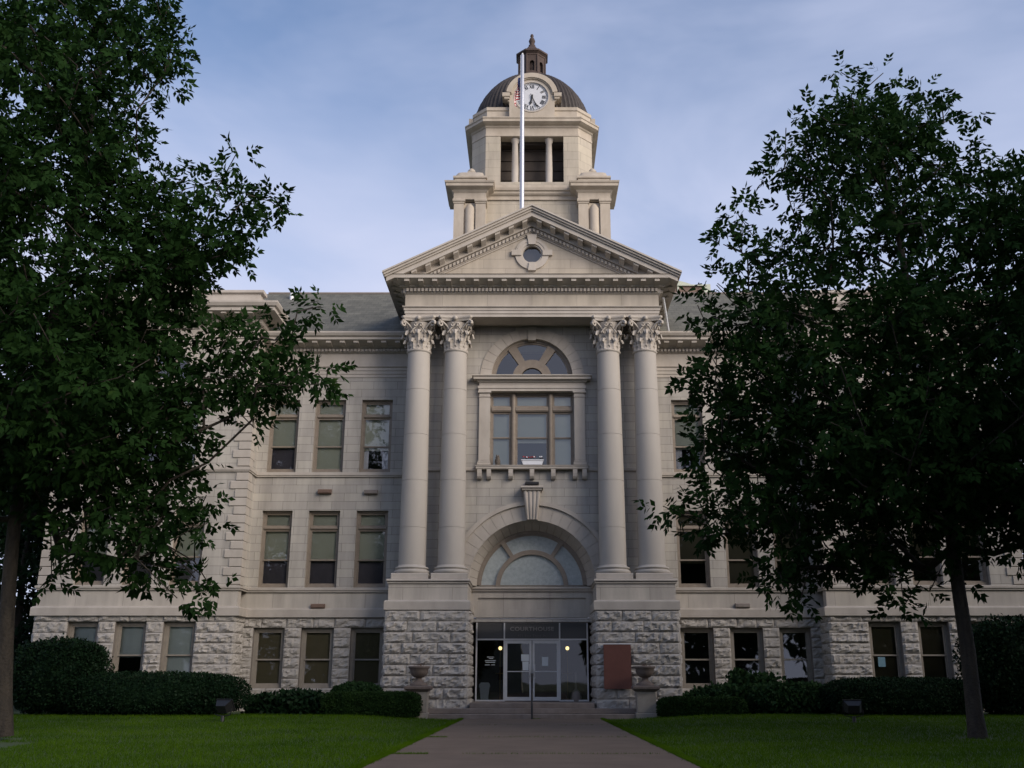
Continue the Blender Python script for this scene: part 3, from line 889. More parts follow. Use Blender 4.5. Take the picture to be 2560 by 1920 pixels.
for a, b in zip(xs[:-1], xs[1:]): pane(a + .02, b - .02, 2.72, 3.46, yd + .05, M_DARKPAN, ent, 'transom_panel')
for sx in (-1, 1):
    a, b = sorted((sx * .012, sx * 1.0))
    d = MB().plate(rect(a, b, .53, 2.67), [rect(a + .085, b - .085, .66, 2.56)], yd + .02, yd + .07)
    do = d.build('entrance_door', M_ALU, CH)
    pane(a + .08, b - .08, .65, 2.57, yd + .045, M_DGLASS, do)
    h = MB().tube([(sx * .07, yd + .03, 1.38), (sx * .07, yd - .06, 1.38), (sx * .055, yd - .07, 1.56), (sx * .07, yd - .06, 1.74), (sx * .07, yd + .03, 1.74)], .017, 8)
    h.box(min(sx * .03, sx * .11), max(sx * .03, sx * .11), yd + .005, yd + .025, 1.30, 1.82)
    h.build('handle', M_ALU, do)
    MB().box(a + .08, b - .08, yd + .03, yd + .06, 1.545, 1.575).build('push_bar', M_ALU, do)
def text_mesh(txt, size, loc, mt, parent, name, ext=.004, sx=1.0, bold=0.0):
    c = bpy.data.curves.new(name, 'FONT'); c.body = txt; c.size = size; c.extrude = ext; c.offset = bold
    c.align_x = 'CENTER'; c.space_character = 1.08
    o = bpy.data.objects.new('tmp_text', c); SC.collection.objects.link(o)
    dg = bpy.context.evaluated_depsgraph_get()
    me = bpy.data.meshes.new_from_object(o.evaluated_get(dg))
    bpy.data.objects.remove(o); bpy.data.curves.remove(c)
    me.name = name; me.materials.clear(); me.materials.append(mt)
    q = bpy.data.objects.new(name, me); SC.collection.objects.link(q); q.parent = parent
    q.location = loc; q.rotation_euler = (math.pi / 2, 0, 0); q.scale = (sx, 1, 1)
    return q
M_LETTER = mat('raised_letter', (.27, .26, .25), .5)
M_LETTER2 = mat('worn_letter', (.15, .14, .13), .5)
text_mesh('MUSCATINE COUNTY', .135, (0, yd + .038, 3.27), M_LETTER2, ent, 'lettering', .012, 1.1)
text_mesh('COURTHOUSE', .20, (0, yd + .034, 3.02), M_LETTER, ent, 'lettering', .016, 1.17, .004)
text_mesh('401 East Third St.', .125, (0, yd + .038, 2.80), M_LETTER2, ent, 'lettering', .012, 1.1)
# lobby
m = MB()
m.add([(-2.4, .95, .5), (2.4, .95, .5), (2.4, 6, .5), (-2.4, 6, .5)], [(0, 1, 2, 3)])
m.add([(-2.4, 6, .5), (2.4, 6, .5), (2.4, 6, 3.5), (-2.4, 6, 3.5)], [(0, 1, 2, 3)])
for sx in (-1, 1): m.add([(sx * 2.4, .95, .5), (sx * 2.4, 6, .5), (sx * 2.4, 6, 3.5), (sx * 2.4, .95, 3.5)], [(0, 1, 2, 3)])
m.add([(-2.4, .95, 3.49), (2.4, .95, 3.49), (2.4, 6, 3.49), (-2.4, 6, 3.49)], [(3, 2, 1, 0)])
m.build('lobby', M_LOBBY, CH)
m = MB().box(-4.8, 4.8, 3.2, 3.3, 4.4, 14.7); m.box(-4.8, 4.8, 1.2, 3.2, 8.6, 8.8); m.box(-4.8, 4.8, 1.0, 3.2, 4.3, 4.4)
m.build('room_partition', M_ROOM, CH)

# ---- portico pedestals, columns
for s in (-1, 1):
    a, b = sorted((s * 2.22, s * 5.15))
    m = MB()
    rock_face(m, (a, -1.72), (b, -1.72), CROWS, 31 + s, depth=.07, wmin=.9, wmax=1.5)
    if s < 0:
        rock_face(m, (b, -1.72), (b, Y_D + .1), CROWS, 34, depth=.06); rock_face(m, (a, Y_W), (a, -1.72), CROWS, 35, depth=.06)
    else:
        rock_face(m, (a, Y_D + .1), (a, -1.72), CROWS, 36, depth=.06); rock_face(m, (b, -1.72), (b, Y_W), CROWS, 37, depth=.06)
    ro = m.build('portico_pedestal', M_ROCK, CH)
    MB().box(a + .03, b - .03, -1.69, Y_W, -.1, 3.63).build('core', M_MORT, ro)
    pth = [(a, Y_W), (a, -1.72), (b, -1.72), (b, Y_W)]
    m = MB().sweep(pth, [(0, 3.60), (.05, 3.62), (.05, 3.90), (.02, 3.94), (-.16, 3.97), (-.3, 3.97)])
    m.build('belt', M_TRIM, ro)
    q = [(a + .06, Y_W), (a + .06, -1.55), (b - .06, -1.55), (b - .06, Y_W)]
    m = MB().sweep(q, [(0, 3.95), (0, 4.55)])
    m.build('dado', M_BIG, ro)
    m = MB().sweep(q, [(0, 4.54), (.03, 4.56), (.05, 4.58), (.05, 4.62), (.08, 4.63), (.08, 4.67), (.06, 4.70)])
    m.box(a + .02, b - .02, -1.6, Y_W, 4.55, 4.70)
    m.build('cap', M_TRIM, ro)
    m = MB()
    for xc in (s * 2.95, s * 4.37):
        m.bbox(xc - .66, xc + .66, -1.46, -.16, 4.70, 4.92, .02)
    m.build('plinth', M_TRIM, ro)

def capital_mesh(z0=13.42, z1=14.72, r=.425):
    """Corinthian capital: bell, two rows of curled acanthus leaves, corner volutes, concave abacus with rosettes"""
    m = MB(); H = z1 - z0
    m.lathe([(r + .03, z0 - .05), (r + .06, z0 - .02), (r + .03, z0 + .02), (r, z0 + .03), (r * .97, z0 + H * .35), (r * 1.05, z0 + H * .65), (r * 1.28, z0 + H * .84)], 0, 0, 28)
    def leaf(a, zb, zt, wid, curl, rb, rt):
        n = 7; ca, sa = math.cos(a), math.sin(a); vs = []
        for j in range(n + 1):
            t = j / n
            if t < .78:
                q = t / .78; rr = rb + (rt - rb) * q ** 2.2; z = zb + (zt - zb) * q
            else:
                q = (t - .78) / .22; rr = rt + curl * math.sin(q * math.pi * .6) ; z = zt + curl * .28 * math.sin(q * math.pi) - curl * 1.0 * q * q
            w = wid * (1 - .45 * t ** 2) * (1.0 + .18 * math.cos(j * math.pi)) * (.55 if j == n else 1)
            for i, u in enumerate((-1, -.55, 0, .55, 1)):
                off = w * u; push = (.035 if i == 2 else (-.012 if i in (1, 3) else -.02))
                r2 = rr + push
                vs.append((ca * r2 - sa * off, sa * r2 + ca * off, z))
        m.add(vs, [(j * 5 + i, j * 5 + i + 1, (j + 1) * 5 + i + 1, (j + 1) * 5 + i) for j in range(n) for i in range(4)])
        vs2 = [(x - ca * .025, y - sa * .025, z - .01) for x, y, z in vs]
        m.add(vs2, [((j + 1) * 5 + i, (j + 1) * 5 + i + 1, j * 5 + i + 1, j * 5 + i) for j in range(n) for i in range(4)])
    for k in range(8):
        leaf(R(22.5 + 45 * k), z0 + .02, z0 + H * .31, .145, .13, r + .02, r + .07)
    for k in range(8):
        leaf(R(45 * k), z0 + H * .12, z0 + H * .55, .15, .16, r + .01, r + .11)
    for k in range(4):                                        # corner volutes and inner scrolls
        a = R(45 + 90 * k)
        for da, rr0, rr1, sc in ((-.16, r * 1.02, .80, .125), (.16, r * 1.02, .80, .125)):
            pts = []; rad = []
            for j in range(9):
                t = j / 8
                rad_ = rr0 + (rr1 - rr0) * t ** 1.4; aa = a + da * (1 - t) * 2.0
                pts.append((rad_ * math.cos(aa), rad_ * math.sin(aa), z0 + H * (.50 + .36 * t ** .75))); rad.append(.030 + .012 * t)
            c = Vector((math.cos(a) * rr1, math.sin(a) * rr1, z0 + H * .86 - sc))
            for j in range(1, 15):
                t = j / 14; ph = math.pi / 2 - t * math.pi * 2.6; rs = sc * (1 - .72 * t)
                v = Vector((math.cos(a), math.sin(a), 0)) * math.cos(ph) * rs + Vector((0, 0, 1)) * math.sin(ph) * rs
                pts.append(tuple(c + v + Vector((-math.sin(a), math.cos(a), 0)) * da * .12)); rad.append(.042 - .012 * t)
            m.tube(pts, rad, 6)
        a2 = R(90 * k)
        for sgn in (-1, 1):
            pts = []
            for j in range(12):
                t = j / 11; ph = math.pi * .9 - t * math.pi * 2.0; rs = .085 * (1 - .6 * t)
                off = sgn * (.10 + .0) + sgn * math.cos(ph) * rs * .9; zz = z0 + H * .72 + math.sin(ph) * rs
                rr = r * 1.34
                pts.append((math.cos(a2) * rr - math.sin(a2) * off, math.sin(a2) * rr + math.cos(a2) * off, zz))
            st = (math.cos(a2) * r * 1.12 - math.sin(a2) * sgn * .3, math.sin(a2) * r * 1.12 + math.cos(a2) * sgn * .3, z0 + H * .5)
            m.tube([st] + pts, .026, 5)
        ros = Vector((math.cos(a2) * .60, math.sin(a2) * .60, z0 + H * .93))
        m.lathe([(.0, -.09), (.07, -.07), (.09, 0), (.07, .07), (.0, .10)], 0, 0, 8)
        o = len(m.v) - 8 * 5 - 16
        for q in range(o, len(m.v)):
            x, y, z = m.v[q]; m.v[q] = (x + ros.x, y + ros.y, z + ros.z)
    pts = []                                                   # abacus
    for k in range(4):
        a = R(-45 + 90 * k); b = R(45 + 90 * k)
        c0 = Vector((math.cos(a), math.sin(a))) * .93; c1 = Vector((math.cos(b), math.sin(b))) * .93
        mid = Vector((math.cos((a + b) / 2), math.sin((a + b) / 2)))
        tdir = (c1 - c0).normalized()
        A = c0 + tdir * .08; B = c1 - tdir * .08
        for j in range(9):
            t = j / 8; p = A.lerp(B, t); dip = .115 * math.sin(math.pi * t)
            pts.append(p - mid * dip)
    n = len(pts)
    lev = [(.90, z0 + H * .865), (.92, z0 + H * .90), (.97, z0 + H * .935), (1.0, z0 + H * .95), (1.0, z1)]
    vs = [(p.x * sc, p.y * sc, z) for sc, z in lev for p in pts]
    m.add(vs, [(q * n + i, q * n + (i + 1) % n, (q + 1) * n + (i + 1) % n, (q + 1) * n + i) for q in range(len(lev) - 1) for i in range(n)] + [tuple(range(n - 1, -1, -1)), tuple((len(lev) - 1) * n + i for i in range(n))])
    return m
def column_shaft():
    m = MB(); zs = [5.24, 6.6, 8.35, 10.1, 11.85, 13.36]
    rr = lambda z: .497 - .072 * ((z - 5.24) / (13.4 - 5.24)) ** 1.6
    for a, b in zip(zs[:-1], zs[1:]):
        g = .007
        prof = [(rr(a) - .02, a)] + [(rr(z), z) for z in [a + g + (b - a - 2 * g) * q / 6 for q in range(7)]] + [(rr(b) - .02, b)]
        m.lathe(prof[1:-1], 0, 0, 40)
        m.lathe([(rr(a) - .012, a - .02), (rr(a) - .012, a + .02)], 0, 0, 40)
    m.lathe([(.56, 5.16), (.53, 5.185), (.505, 5.235), (.50, 5.25)], 0, 0, 40)
    m.lathe([(.43, 13.34), (.455, 13.36), (.47, 13.385), (.45, 13.42)], 0, 0, 40)
    return m
def column_base():
    m = MB().lathe([(.60, 4.92), (.63, 4.95), (.655, 5.0), (.63, 5.05), (.585, 5.065), (.57, 5.09), (.585, 5.105), (.61, 5.12), (.62, 5.145), (.60, 5.17), (.55, 5.19)], 0, 0, 40)
    return m
col0 = column_shaft().build('column', M_COL, CH)
column_base().build('column_base', M_COL, col0)
capital_mesh().build('capital', M_TRIM, col0)
col0.location = (-4.37, -.80, 0)
for x in (-2.95, 2.95, 4.37):
    c = copy_tree(col0, CH); c.location = (x, -.80, 0)

# ---- entablature and pediment
EX, EY = 4.9, -1.25
ep = [(-EX, Y_W + .3), (-EX, EY), (EX, EY), (EX, Y_W + .3)]
epl = [(-EX, 4.0), (-EX, EY), (EX, EY), (EX, 4.0)]
m = MB()
m.sweep(ep, [(-.9, 14.73), (0, 14.73), (0, 14.85), (.03, 14.855), (.03, 14.98), (.06, 14.985), (.06, 15.07), (.12, 15.11), (.12, 15.14), (-.1, 15.15)])
m.build('architrave', M_TRIM, CH)
m = MB().sweep(epl, [(.02, 15.13), (.02, 15.66)])
m.build('frieze', ashlar('frieze_blocks', (.42, .375, .32), bw=1.74, rh=2.0, z0=14.0, dark=.6, var=.03, x0=.87), CH)
m = MB()
m.sweep(epl, [(.02, 15.64), (.06, 15.66), (.10, 15.70), (.10, 15.86), (.24, 15.90), (.24, 15.93), (.62, 16.08), (.66, 16.09), (.66, 16.22), (.70, 16.24), (-.2, 16.34)])
dentils(m, epl, 15.72, 15.85, .09, .20)
modillions(m, epl, 15.91, 16.07, .22, .60, pitch=.547, w=.19, skip_ends=.08)
m.build('portico_cornice', M_TRIM, CH)
# portico ceiling
m = MB()
m.box(-EX + .85, EX - .85, EY + .85, .05, 14.80, 14.9)
m.box(-EX + .02, EX - .02, EY + .02, 3.8, 14.95, 15.2)
m.build('portico_ceiling', M_TRIM, CH)
SL = .492; APX = 19.12
def chevron(d0, d1, hw, y0, y1, mb, x_in=0):
    """layer of the raking cornice between drops d0 (top) and d1 (bottom)"""
    top = [(-hw, APX - d0 - SL * hw), (0, APX - d0), (hw, APX - d0 - SL * hw)]
    bot = [(hw, APX - d1 - SL * hw), (0, APX - d1), (-hw, APX - d1 - SL * hw)]
    for h0, h1 in ((0, 1), (1, 2)):
        q = [top[h0], top[h1], bot[2 - h1], bot[2 - h0]]
        mb.plate(q[::-1], [], y0, y1, back=True)
m = MB()
chevron(.0, .07, 5.74, EY - .86, 3.9, m)
chevron(.068, .16, 5.70, EY - .80, 3.9, m)
chevron(.158, .24, 5.66, EY - .73, 3.9, m)
chevron(.238, .43, 5.60, EY - .665, 3.9, m)
def bedlayer(d0, d1, y0):
    """layers below the corona stop on the horizontal cornice"""
    zb = 16.335
    def xat(d): return (APX - d - zb) / SL
    xa, xb = xat(d0), xat(d1)
    m.plate([(-xa, zb), (-xb, zb), (0, APX - d1), (0, APX - d0)][::1], [], y0, EY + .3)
    m.plate([(xb, zb), (xa, zb), (0, APX - d0), (0, APX - d1)], [], y0, EY + .3)
bedlayer(.42, .66, EY - .24)
bedlayer(.655, .86, EY - .10)
bedlayer(.855, .92, EY - .05)
for i in range(1, 11):                                # raking modillions
    for sx in (-1, 1):
        xc = sx * (.28 + (i - 1) * .535)
        if abs(xc) > 5.2: continue
        def zt(x): return APX - .425 - SL * abs(x)
        x0, x1 = xc - .095, xc + .095
        pr = [(EY - .60, 0), (EY - .60, -.09), (EY - .45, -.13), (EY - .22, -.19), (EY - .22, 0)]
        k = len(pr)
        vs = [(x0, y, zt(x0) + dz) for y, dz in pr] + [(x1, y, zt(x1) + dz) for y, dz in pr]
        m.add(vs, [tuple(range(k)), tuple(range(2 * k - 1, k - 1, -1))] + [(q, k + q, k + (q + 1) % k, (q + 1) % k) for q in range(k)])
x = .08
while x < 4.35:
    for sx in (-1, 1):
        xa, xb = sx * x - .045, sx * x + .045
        def zd(q): return APX - .70 - SL * abs(q)
        vs = []
        for y in (EY - .19, EY - .09):
            vs += [(xa, y, zd(xa) - .125), (xb, y, zd(xb) - .125), (xb, y, zd(xb)), (xa, y, zd(xa))]
        m.add(vs, [(0, 1, 2, 3), (4, 5, 1, 0), (1, 5, 6, 2), (3, 2, 6, 7), (4, 0, 3, 7)])
    x += .148
m.build('raking_cornice', M_TRIM, CH)
m = MB()
hwt = (APX - .9 - 16.3) / SL
oc = 17.35
m.plate([(-hwt, 16.3), (hwt, 16.3), (0, APX - .9)], [[(.40 * math.cos(R(a)), oc + .40 * math.sin(R(a))) for a in range(0, 360, 10)]], EY, EY + .3)
m.build('tympanum', ashlar('tympanum_blocks', (.40, .355, .30), bw=1.7, rh=.39, z0=16.36, dark=.6, var=.04), CH)
m = MB()
def annulus(mb, r0, r1, y0, y1, a0, a1, n=24):
    mb.plate(arc(0, oc, r1, a0, a1, n) + arc(0, oc, r0, a1, a0, n), [], y0, y1)
annulus(m, .42, .66, EY - .07, EY + .1, -1, 181); annulus(m, .42, .66, EY - .071, EY + .1, 181, 359)
annulus(m, .53, .60, EY - .09, EY, 5, 175)
annulus(m, .36, .44, EY - .02, EY + .2, 0, 180); annulus(m, .36, .44, EY - .02, EY + .2, 180, 360)
m.plate([(-.13, oc + .38), (.13, oc + .38), (.20, oc + .80), (-.20, oc + .80)], [], EY - .14, EY + .05)
m.plate([(-.16, oc - .72), (.16, oc - .72), (.11, oc - .38), (-.11, oc - .38)], [], EY - .13, EY + .05)
for sx in (-1, 1): m.box(min(sx * .42, sx * .80), max(sx * .42, sx * .80), EY - .13, EY + .05, oc - .08, oc + .14)
ocu = m.build('oculus', M_TRIM, CH)
MB().plate([(.42 * math.cos(R(a)), oc + .42 * math.sin(R(a))) for a in range(0, 360, 12)], [], EY + .12, EY + .13, sides=False).build('pane', M_GLASS, ocu)
MB().box(-.5, .5, EY + .35, EY + .4, oc - .5, oc + .5).build('dark_backing', M_ROOM, ocu)
# portico roof behind the pediment
m = MB()
m.add([(-5.6, -1.9, APX - .01 - SL * 5.6), (0, -1.9, APX - .01), (5.6, -1.9, APX - .01 - SL * 5.6), (-5.6, 6.2, APX - .01 - SL * 5.6), (0, 6.2, APX - .01), (5.6, 6.2, APX - .01 - SL * 5.6)],
      [(0, 1, 4, 3), (1, 2, 5, 4)])
m.build('portico_roof', M_SLATE, CH)
# main roof
m = MB()
for yy in (0,):
    vs = [(-19, .55, 14.66), (19, .55, 14.66), (12.3, 6.0, 18.56), (-12.3, 6.0, 18.56), (19, 15, 14.66), (-19, 15, 14.66), (12.3, 9.5, 18.56), (-12.3, 9.5, 18.56)]
    m.add(vs, [(0, 1, 2, 3), (1, 4, 6, 2), (4, 5, 7, 6), (5, 0, 3, 7), (3, 2, 6, 7)])
m.build('main_roof', M_SLATE, CH)
m = MB().tube([(-12.3, 6.0, 18.58), (12.3, 6.0, 18.58)], .06, 8)
m.build('roof_ridge', M_GRYMET, CH)
p = W3(629, 659, 5.2)
m = MB().tube([p, p + Vector((0, 0, .75))], .09, 10)
m.build('vent_pipe', M_WHITE, CH)
a = W3(1437, 655, -.6); b = W3(1452, 703, .9)
MB().tube([(5.2, -.55, 15.80), (5.62, 1.1, 14.72)], .05, 8).build('drain_pipe', M_CURT, CH)
# ventilator on the roof
m = MB()
m.box(4.6, 8.35, 7.4, 9.2, 17.8, 19.5)
v = m.build('roof_ventilator', M_BRNMET, CH)
m = MB()
for x in (4.6, 6.0, 7.05, 8.35): m.box(x - .04, x + .04, 7.35, 7.45, 17.8, 19.52)
m.box(4.5, 8.45, 7.3, 9.3, 19.5, 19.56); m.box(8.33, 8.62, 7.36, 9.2, 17.8, 19.6)
pr = [(4.6, 19.56)] + [(4.6 + 3.2 * t / 12, 19.56 + .34 * math.sin(math.pi * t / 12) ** .8) for t in range(1, 12)] + [(7.8, 19.56)]
m.plate(pr[::-1], [], 7.4, 9.1)
m.build('ventilator_frame', M_PALEGRN, v)

# ---- clock tower
T = 5.0
CY = 9.5
TW = MB()
TW.box(-3.2, 3.2, T + 1.0, 13.0, 14.5, 23.6)
tower = TW.build('clock_tower', M_TOW, CH)
def pier(sx, sy):
    """corner pier of the tower base: two pilasters with a niche between, its own entablature and cap"""
    m = MB()
    xo, xi = 3.70, 2.20
    x0, x1 = sorted((sx * xo, sx * xi)); y0, y1 = (T + .42, T + 2.2) if sy < 0 else (2 * CY - T - 2.2, 2 * CY - T - .42)
    m.box(x0 + .05, x1 - .05, y0 + .14, y1, 14.5, 23.0)
    for a in (x0, x1 - .47):
        m.box(a, a + .47, y0, y1 - .02, 14.5, 22.92)
        m.bbox(a - .03, a + .50, y0 - .04, y1, 22.92, 23.0, .02); m.bbox(a - .06, a + .53, y0 - .08, y1, 23.0, 23.16, .03)
    return m
for sx in (-1, 1):
    for sy in (-1, 1):
        m = pier(sx, sy)
        x0, x1 = sorted((sx * 3.70, sx * 2.20)); y0, y1 = (T + .42, T + 2.2) if sy < 0 else (2 * CY - T - 2.2, 2 * CY - T - .42)
        xm = (x0 + x1) / 2
        # half-round niche lining
        n = 10; vs = []
        for z in (14.5, 22.75):
            for i in range(n + 1):
                a = math.pi * i / n
                vs.append((xm + .27 * math.cos(a), y0 + .13 + (-.11 if False else .0) + .001 + .0 * a, z))
        m.plate([(xm - .27, 22.6)] + [(xm + .27, 22.6)] + arc(xm, 22.6, .27, 0, 180, 12)[1:-1] + [], [], y0 + .12, y0 + .2)
        m.lathe([(.235, 14.6), (.235, 22.7), (.1, 22.93)], xm, y0 + .16, 20)
        path = [(x0, y0), (x1, y0), (x1, y1), (x0, y1)]
        m.sweep(path, [(0, 23.12), (.02, 23.14), (.02, 23.46), (.08, 23.52), (.12, 23.58), (.34, 23.66), (.37, 23.67), (.37, 23.80), (.42, 23.84), (.44, 23.92), (-.5, 23.98)], closed=True)
        m.box(x0 + .1, x1 - .1, y0 + .1, y1 - .1, 23.1, 24.0)
        m.bbox(x0 + .0, x1 - .0, y0 - .02, y1, 23.95, 24.22, .03); m.bbox(x0 - .06, x1 + .06, y0 - .08, y1 + .06, 24.22, 24.36, .03)
        # pillow cap
        m2 = MB(); vs = []; g = 10
        hx, hy = (x1 - x0) / 2 - .02, (y1 - y0) / 2 - .02
        for j in range(g + 1):
            for i in range(g + 1):
                u, v = 2 * i / g - 1, 2 * j / g - 1
                h = (max(0, 1 - abs(u) ** 6)) ** .35 * (max(0, 1 - abs(v) ** 6)) ** .35
                vs.append((xm + u * hx, (y0 + y1) / 2 + v * hy, 24.36 + .34 * h))
        m.add(vs, [(j * (g + 1) + i, j * (g + 1) + i + 1, (j + 1) * (g + 1) + i + 1, (j + 1) * (g + 1) + i) for j in range(g) for i in range(g)], True)
        yc = (y0 + y1) / 2
        m.box(xm - .19, xm + .19, yc - .19, yc + .19, 24.6, 25.0)
        m.lathe([(.20, 24.98), (.20, 25.03), (.17, 25.12), (.10, 25.2), (.0, 25.23)], xm, yc, 14)
        m.build('corner_pier', M_WEATH, tower)
# wall between the piers with two arches, then a stepped cornice
for xa in (-1.05, 1.05):
    m = MB(); voussoirs(m, xa, 21.3, .62, 1.05, T + .93, T + 1.1, 9)
    m.build('base_arch', M_TOW, tower)
    MB().plate(arc(xa, 21.3, .62, 0, 180, 16), [], T + .985, T + 1.1).build('louvre', M_ROOM, tower)
m = MB()
for sy in (-1, 1):
    ya = T + .95 if sy < 0 else 2 * CY - T - .95
    pth = [(-2.25, ya), (2.25, ya)] if sy < 0 else [(2.25, ya), (-2.25, ya)]
    m.sweep(pth, [(0, 23.35), (.03, 23.37), (.03, 23.55), (.12, 23.60), (.16, 23.66), (.16, 23.74), (.24, 23.78), (.27, 23.9), (.10, 23.93), (.10, 24.12), (-.6, 24.14)])
for sx in (-1, 1):
    pth = [(sx * 3.2, 7.1), (sx * 3.2, 11.9)] if sx > 0 else [(-3.2, 11.9), (-3.2, 7.1)]
    m.sweep(pth, [(0, 23.35), (.03, 23.37), (.03, 23.55), (.12, 23.60), (.16, 23.66), (.16, 23.74), (.24, 23.78), (.27, 23.9), (.10, 23.93), (.10, 24.12), (-.6, 24.14)])
m.box(-3.0, 3.0, T + 1.0, 13.0, 23.5, 24.13)
m.build('base_cornice', M_WEATH, tower)
# belfry: chamfered square with columned openings
def octo(hw, c):
    y = CY
    return [(-hw + c, y - hw), (hw - c, y - hw), (hw, y - hw + c), (hw, y + hw - c), (hw - c, y + hw), (-hw + c, y + hw), (-hw, y + hw - c), (-hw, y - hw + c)]
HB, CB = 3.0, .71
m = MB()
m.plate(rect(-2.29, 2.29, 24.0, 27.25), [rect(-1.56, 1.56, 24.62, 27.13)], CY - HB, CY - HB + .55)
m.plate(rect(-2.29, 2.29, 24.0, 27.25), [rect(-1.56, 1.56, 24.62, 27.13)], CY + HB - .55, CY + HB, back=True)
oc8 = octo(HB, CB)
for i in (1, 3, 5, 7):
    a, b = oc8[i], oc8[(i + 1) % 8]
    m.add([(a[0], a[1], 24.0), (b[0], b[1], 24.0), (b[0], b[1], 27.25), (a[0], a[1], 27.25)], [(0, 1, 2, 3)])
for sx in (-1, 1):
    for y0, y1, z0, z1 in ((CY - 2.29, CY - 1.56, 24, 27.25), (CY + 1.56, CY + 2.29, 24, 27.25), (CY - 1.56, CY + 1.56, 24, 24.62), (CY - 1.56, CY + 1.56, 27.13, 27.25)):
        xa, xb = sorted((sx * HB, sx * (HB - .55)))
        m.box(xa, xb, y0, y1, z0, z1)
m.build('belfry', M_TOW, tower)
for fy in (CY - HB + .3, CY + HB - .3):
    for xc in (-.84, .84):
        m = MB().lathe([(.20, 24.62), (.20, 24.68), (.165, 24.71), (.175, 25.4), (.145, 26.9), (.19, 26.95), (.19, 27.02), (.22, 27.05), (.22, 27.13)], xc, fy, 16)
        m.build('belfry_column', M_TRIM, tower)
for fx in (-HB + .3, HB - .3):
    for yc in (CY - .84, CY + .84):
        m = MB().lathe([(.20, 24.62), (.20, 24.68), (.165, 24.71), (.175, 25.4), (.145, 26.9), (.19, 26.95), (.19, 27.02), (.22, 27.05), (.22, 27.13)], fx, yc, 16)
        m.build('belfry_column', M_TRIM, tower)
m = MB()
m.box(-2.2, 2.2, CY - 1.9, CY + 1.9, 24.1, 27.0)
for k in range(5): m.box(-2.25, 2.25, CY - 1.96, CY + 1.96, 24.7 + k * .55, 24.76 + k * .55)
m.box(-2.4, 2.4, CY - 2.4, CY + 2.4, 27.0, 27.2); m.box(-2.4, 2.4, CY - 2.4, CY + 2.4, 24.05, 24.4)
m.build('belfry_louvres', noisy('dark_louvre', (.05, .04, .033), (.075, .06, .05), scale=2), tower)
o1 = oc8
m = MB()
m.sweep(o1, [(0, 27.12), (.03, 27.14), (.03, 27.24), (.0, 27.26), (.0, 27.58), (.05, 27.62), (.08, 27.68), (.20, 27.72), (.22, 27.73), (.32, 27.78), (.34, 27.79), (.34, 27.93), (.38, 27.96), (.38, 28.02), (-.2, 28.12)], closed=True)
m.build('belfry_cornice', M_WEATH, tower)
m = MB()
oA = octo(2.96, .71)
m.sweep(oA, [(0, 28.0), (0, 28.56), (.05, 28.60), (.05, 28.77), (-.5, 28.79)], closed=True)
for sx in (-1, 1):
    for y0, y1 in ((CY - 1.15, CY + 1.15),):
        xa, xb = sorted((sx * 2.7, sx * 3.28))
        m.box(xa, xb, y0, y1, 28.05, 29.25)
m.build('attic', M_WEATH, tower)
# ribbed dome
seg = 350
prof = []
for j in range(25):
    a = j / 24 * math.pi / 2
    prof.append((3.10 * math.cos(a) ** .94 if j < 24 else .3, 28.6 + 3.55 * math.sin(a)))
def rib(i, j):
    q = (i % 5)
    return 1.0 + (.03, .012, -.03, -.03, .012)[q] + .006 * (j % 2)
m = MB().lathe(prof, 0, CY, seg, True, rib)
m.build('dome', M_TILE, tower)
# clock: aedicule with round hood, dial and hands
YC = CY - HB - .24
CZ = 29.22
clk = MB()
hood = [(-1.13, 27.98), (1.13, 27.98), (1.13, 28.95), (1.22, 28.98), (1.22, 29.10)] + arc(0, CZ, 1.22, 0, 180, 28)[1:-1] + [(-1.22, 29.10), (-1.22, 28.98), (-1.13, 28.95)]
hole = [(.86 * math.cos(R(a)), CZ + .86 * math.sin(R(a))) for a in range(0, 360, 8)]
clk.plate(hood, [hole], YC, CY - 1.0, reveal=YC + .15)
clock = clk.build('clock', M_WEATH, CH)
m = MB()
m.plate(arc(0, CZ, 1.30, 10, 170, 28) + arc(0, CZ, 1.05, 170, 10, 28), [], YC - .13, YC + .4)
m.plate(arc(0, CZ, 1.22, 8, 172, 28) + arc(0, CZ, 1.0, 172, 8, 28), [], YC - .07, YC + .4)
for sx in (-1, 1):
    a, b = sorted((sx * 1.10, sx * 1.48)); m.bbox(a, b, YC - .14, YC + .9, 29.16, 29.40, .03)
    a, b = sorted((sx * 1.12, sx * 1.38)); m.bbox(a, b, YC - .10, YC + .9, 29.04, 29.16, .03)
m.build('clock_hood', M_WEATH, clock)
m = MB()
def ringm(mb, r0, r1, y0, y1):
    for a0, a1 in ((0, 180), (180, 360)):
        mb.plate(arc(0, CZ, r1, a0, a1, 32) + arc(0, CZ, r0, a1, a0, 32), [], y0, y1)
ringm(m, .81, .88, YC - .03, YC + .15)
m.build('dial_rim', M_TRIM, clock)
m = MB().plate([(.83 * math.cos(R(a)), CZ + .83 * math.sin(R(a))) for a in range(0, 360, 6)], [], YC + .04, YC + .12)
m.build('dial', M_CLOCKW, clock)
m = MB()
def bar(mb, x0, z0, x1, z1, w, y0, y1):
    d = Vector((x1 - x0, z1 - z0)); d.normalize(); n_ = Vector((-d.y, d.x)) * w / 2
    mb.plate([(x0 - n_.x, z0 - n_.y), (x1 - n_.x, z1 - n_.y), (x1 + n_.x, z1 + n_.y), (x0 + n_.x, z0 + n_.y)], [], y0, y1)
ROM = ['XII', 'I', 'II', 'III', 'IIII', 'V', 'VI', 'VII', 'VIII', 'IX', 'X', 'XI']
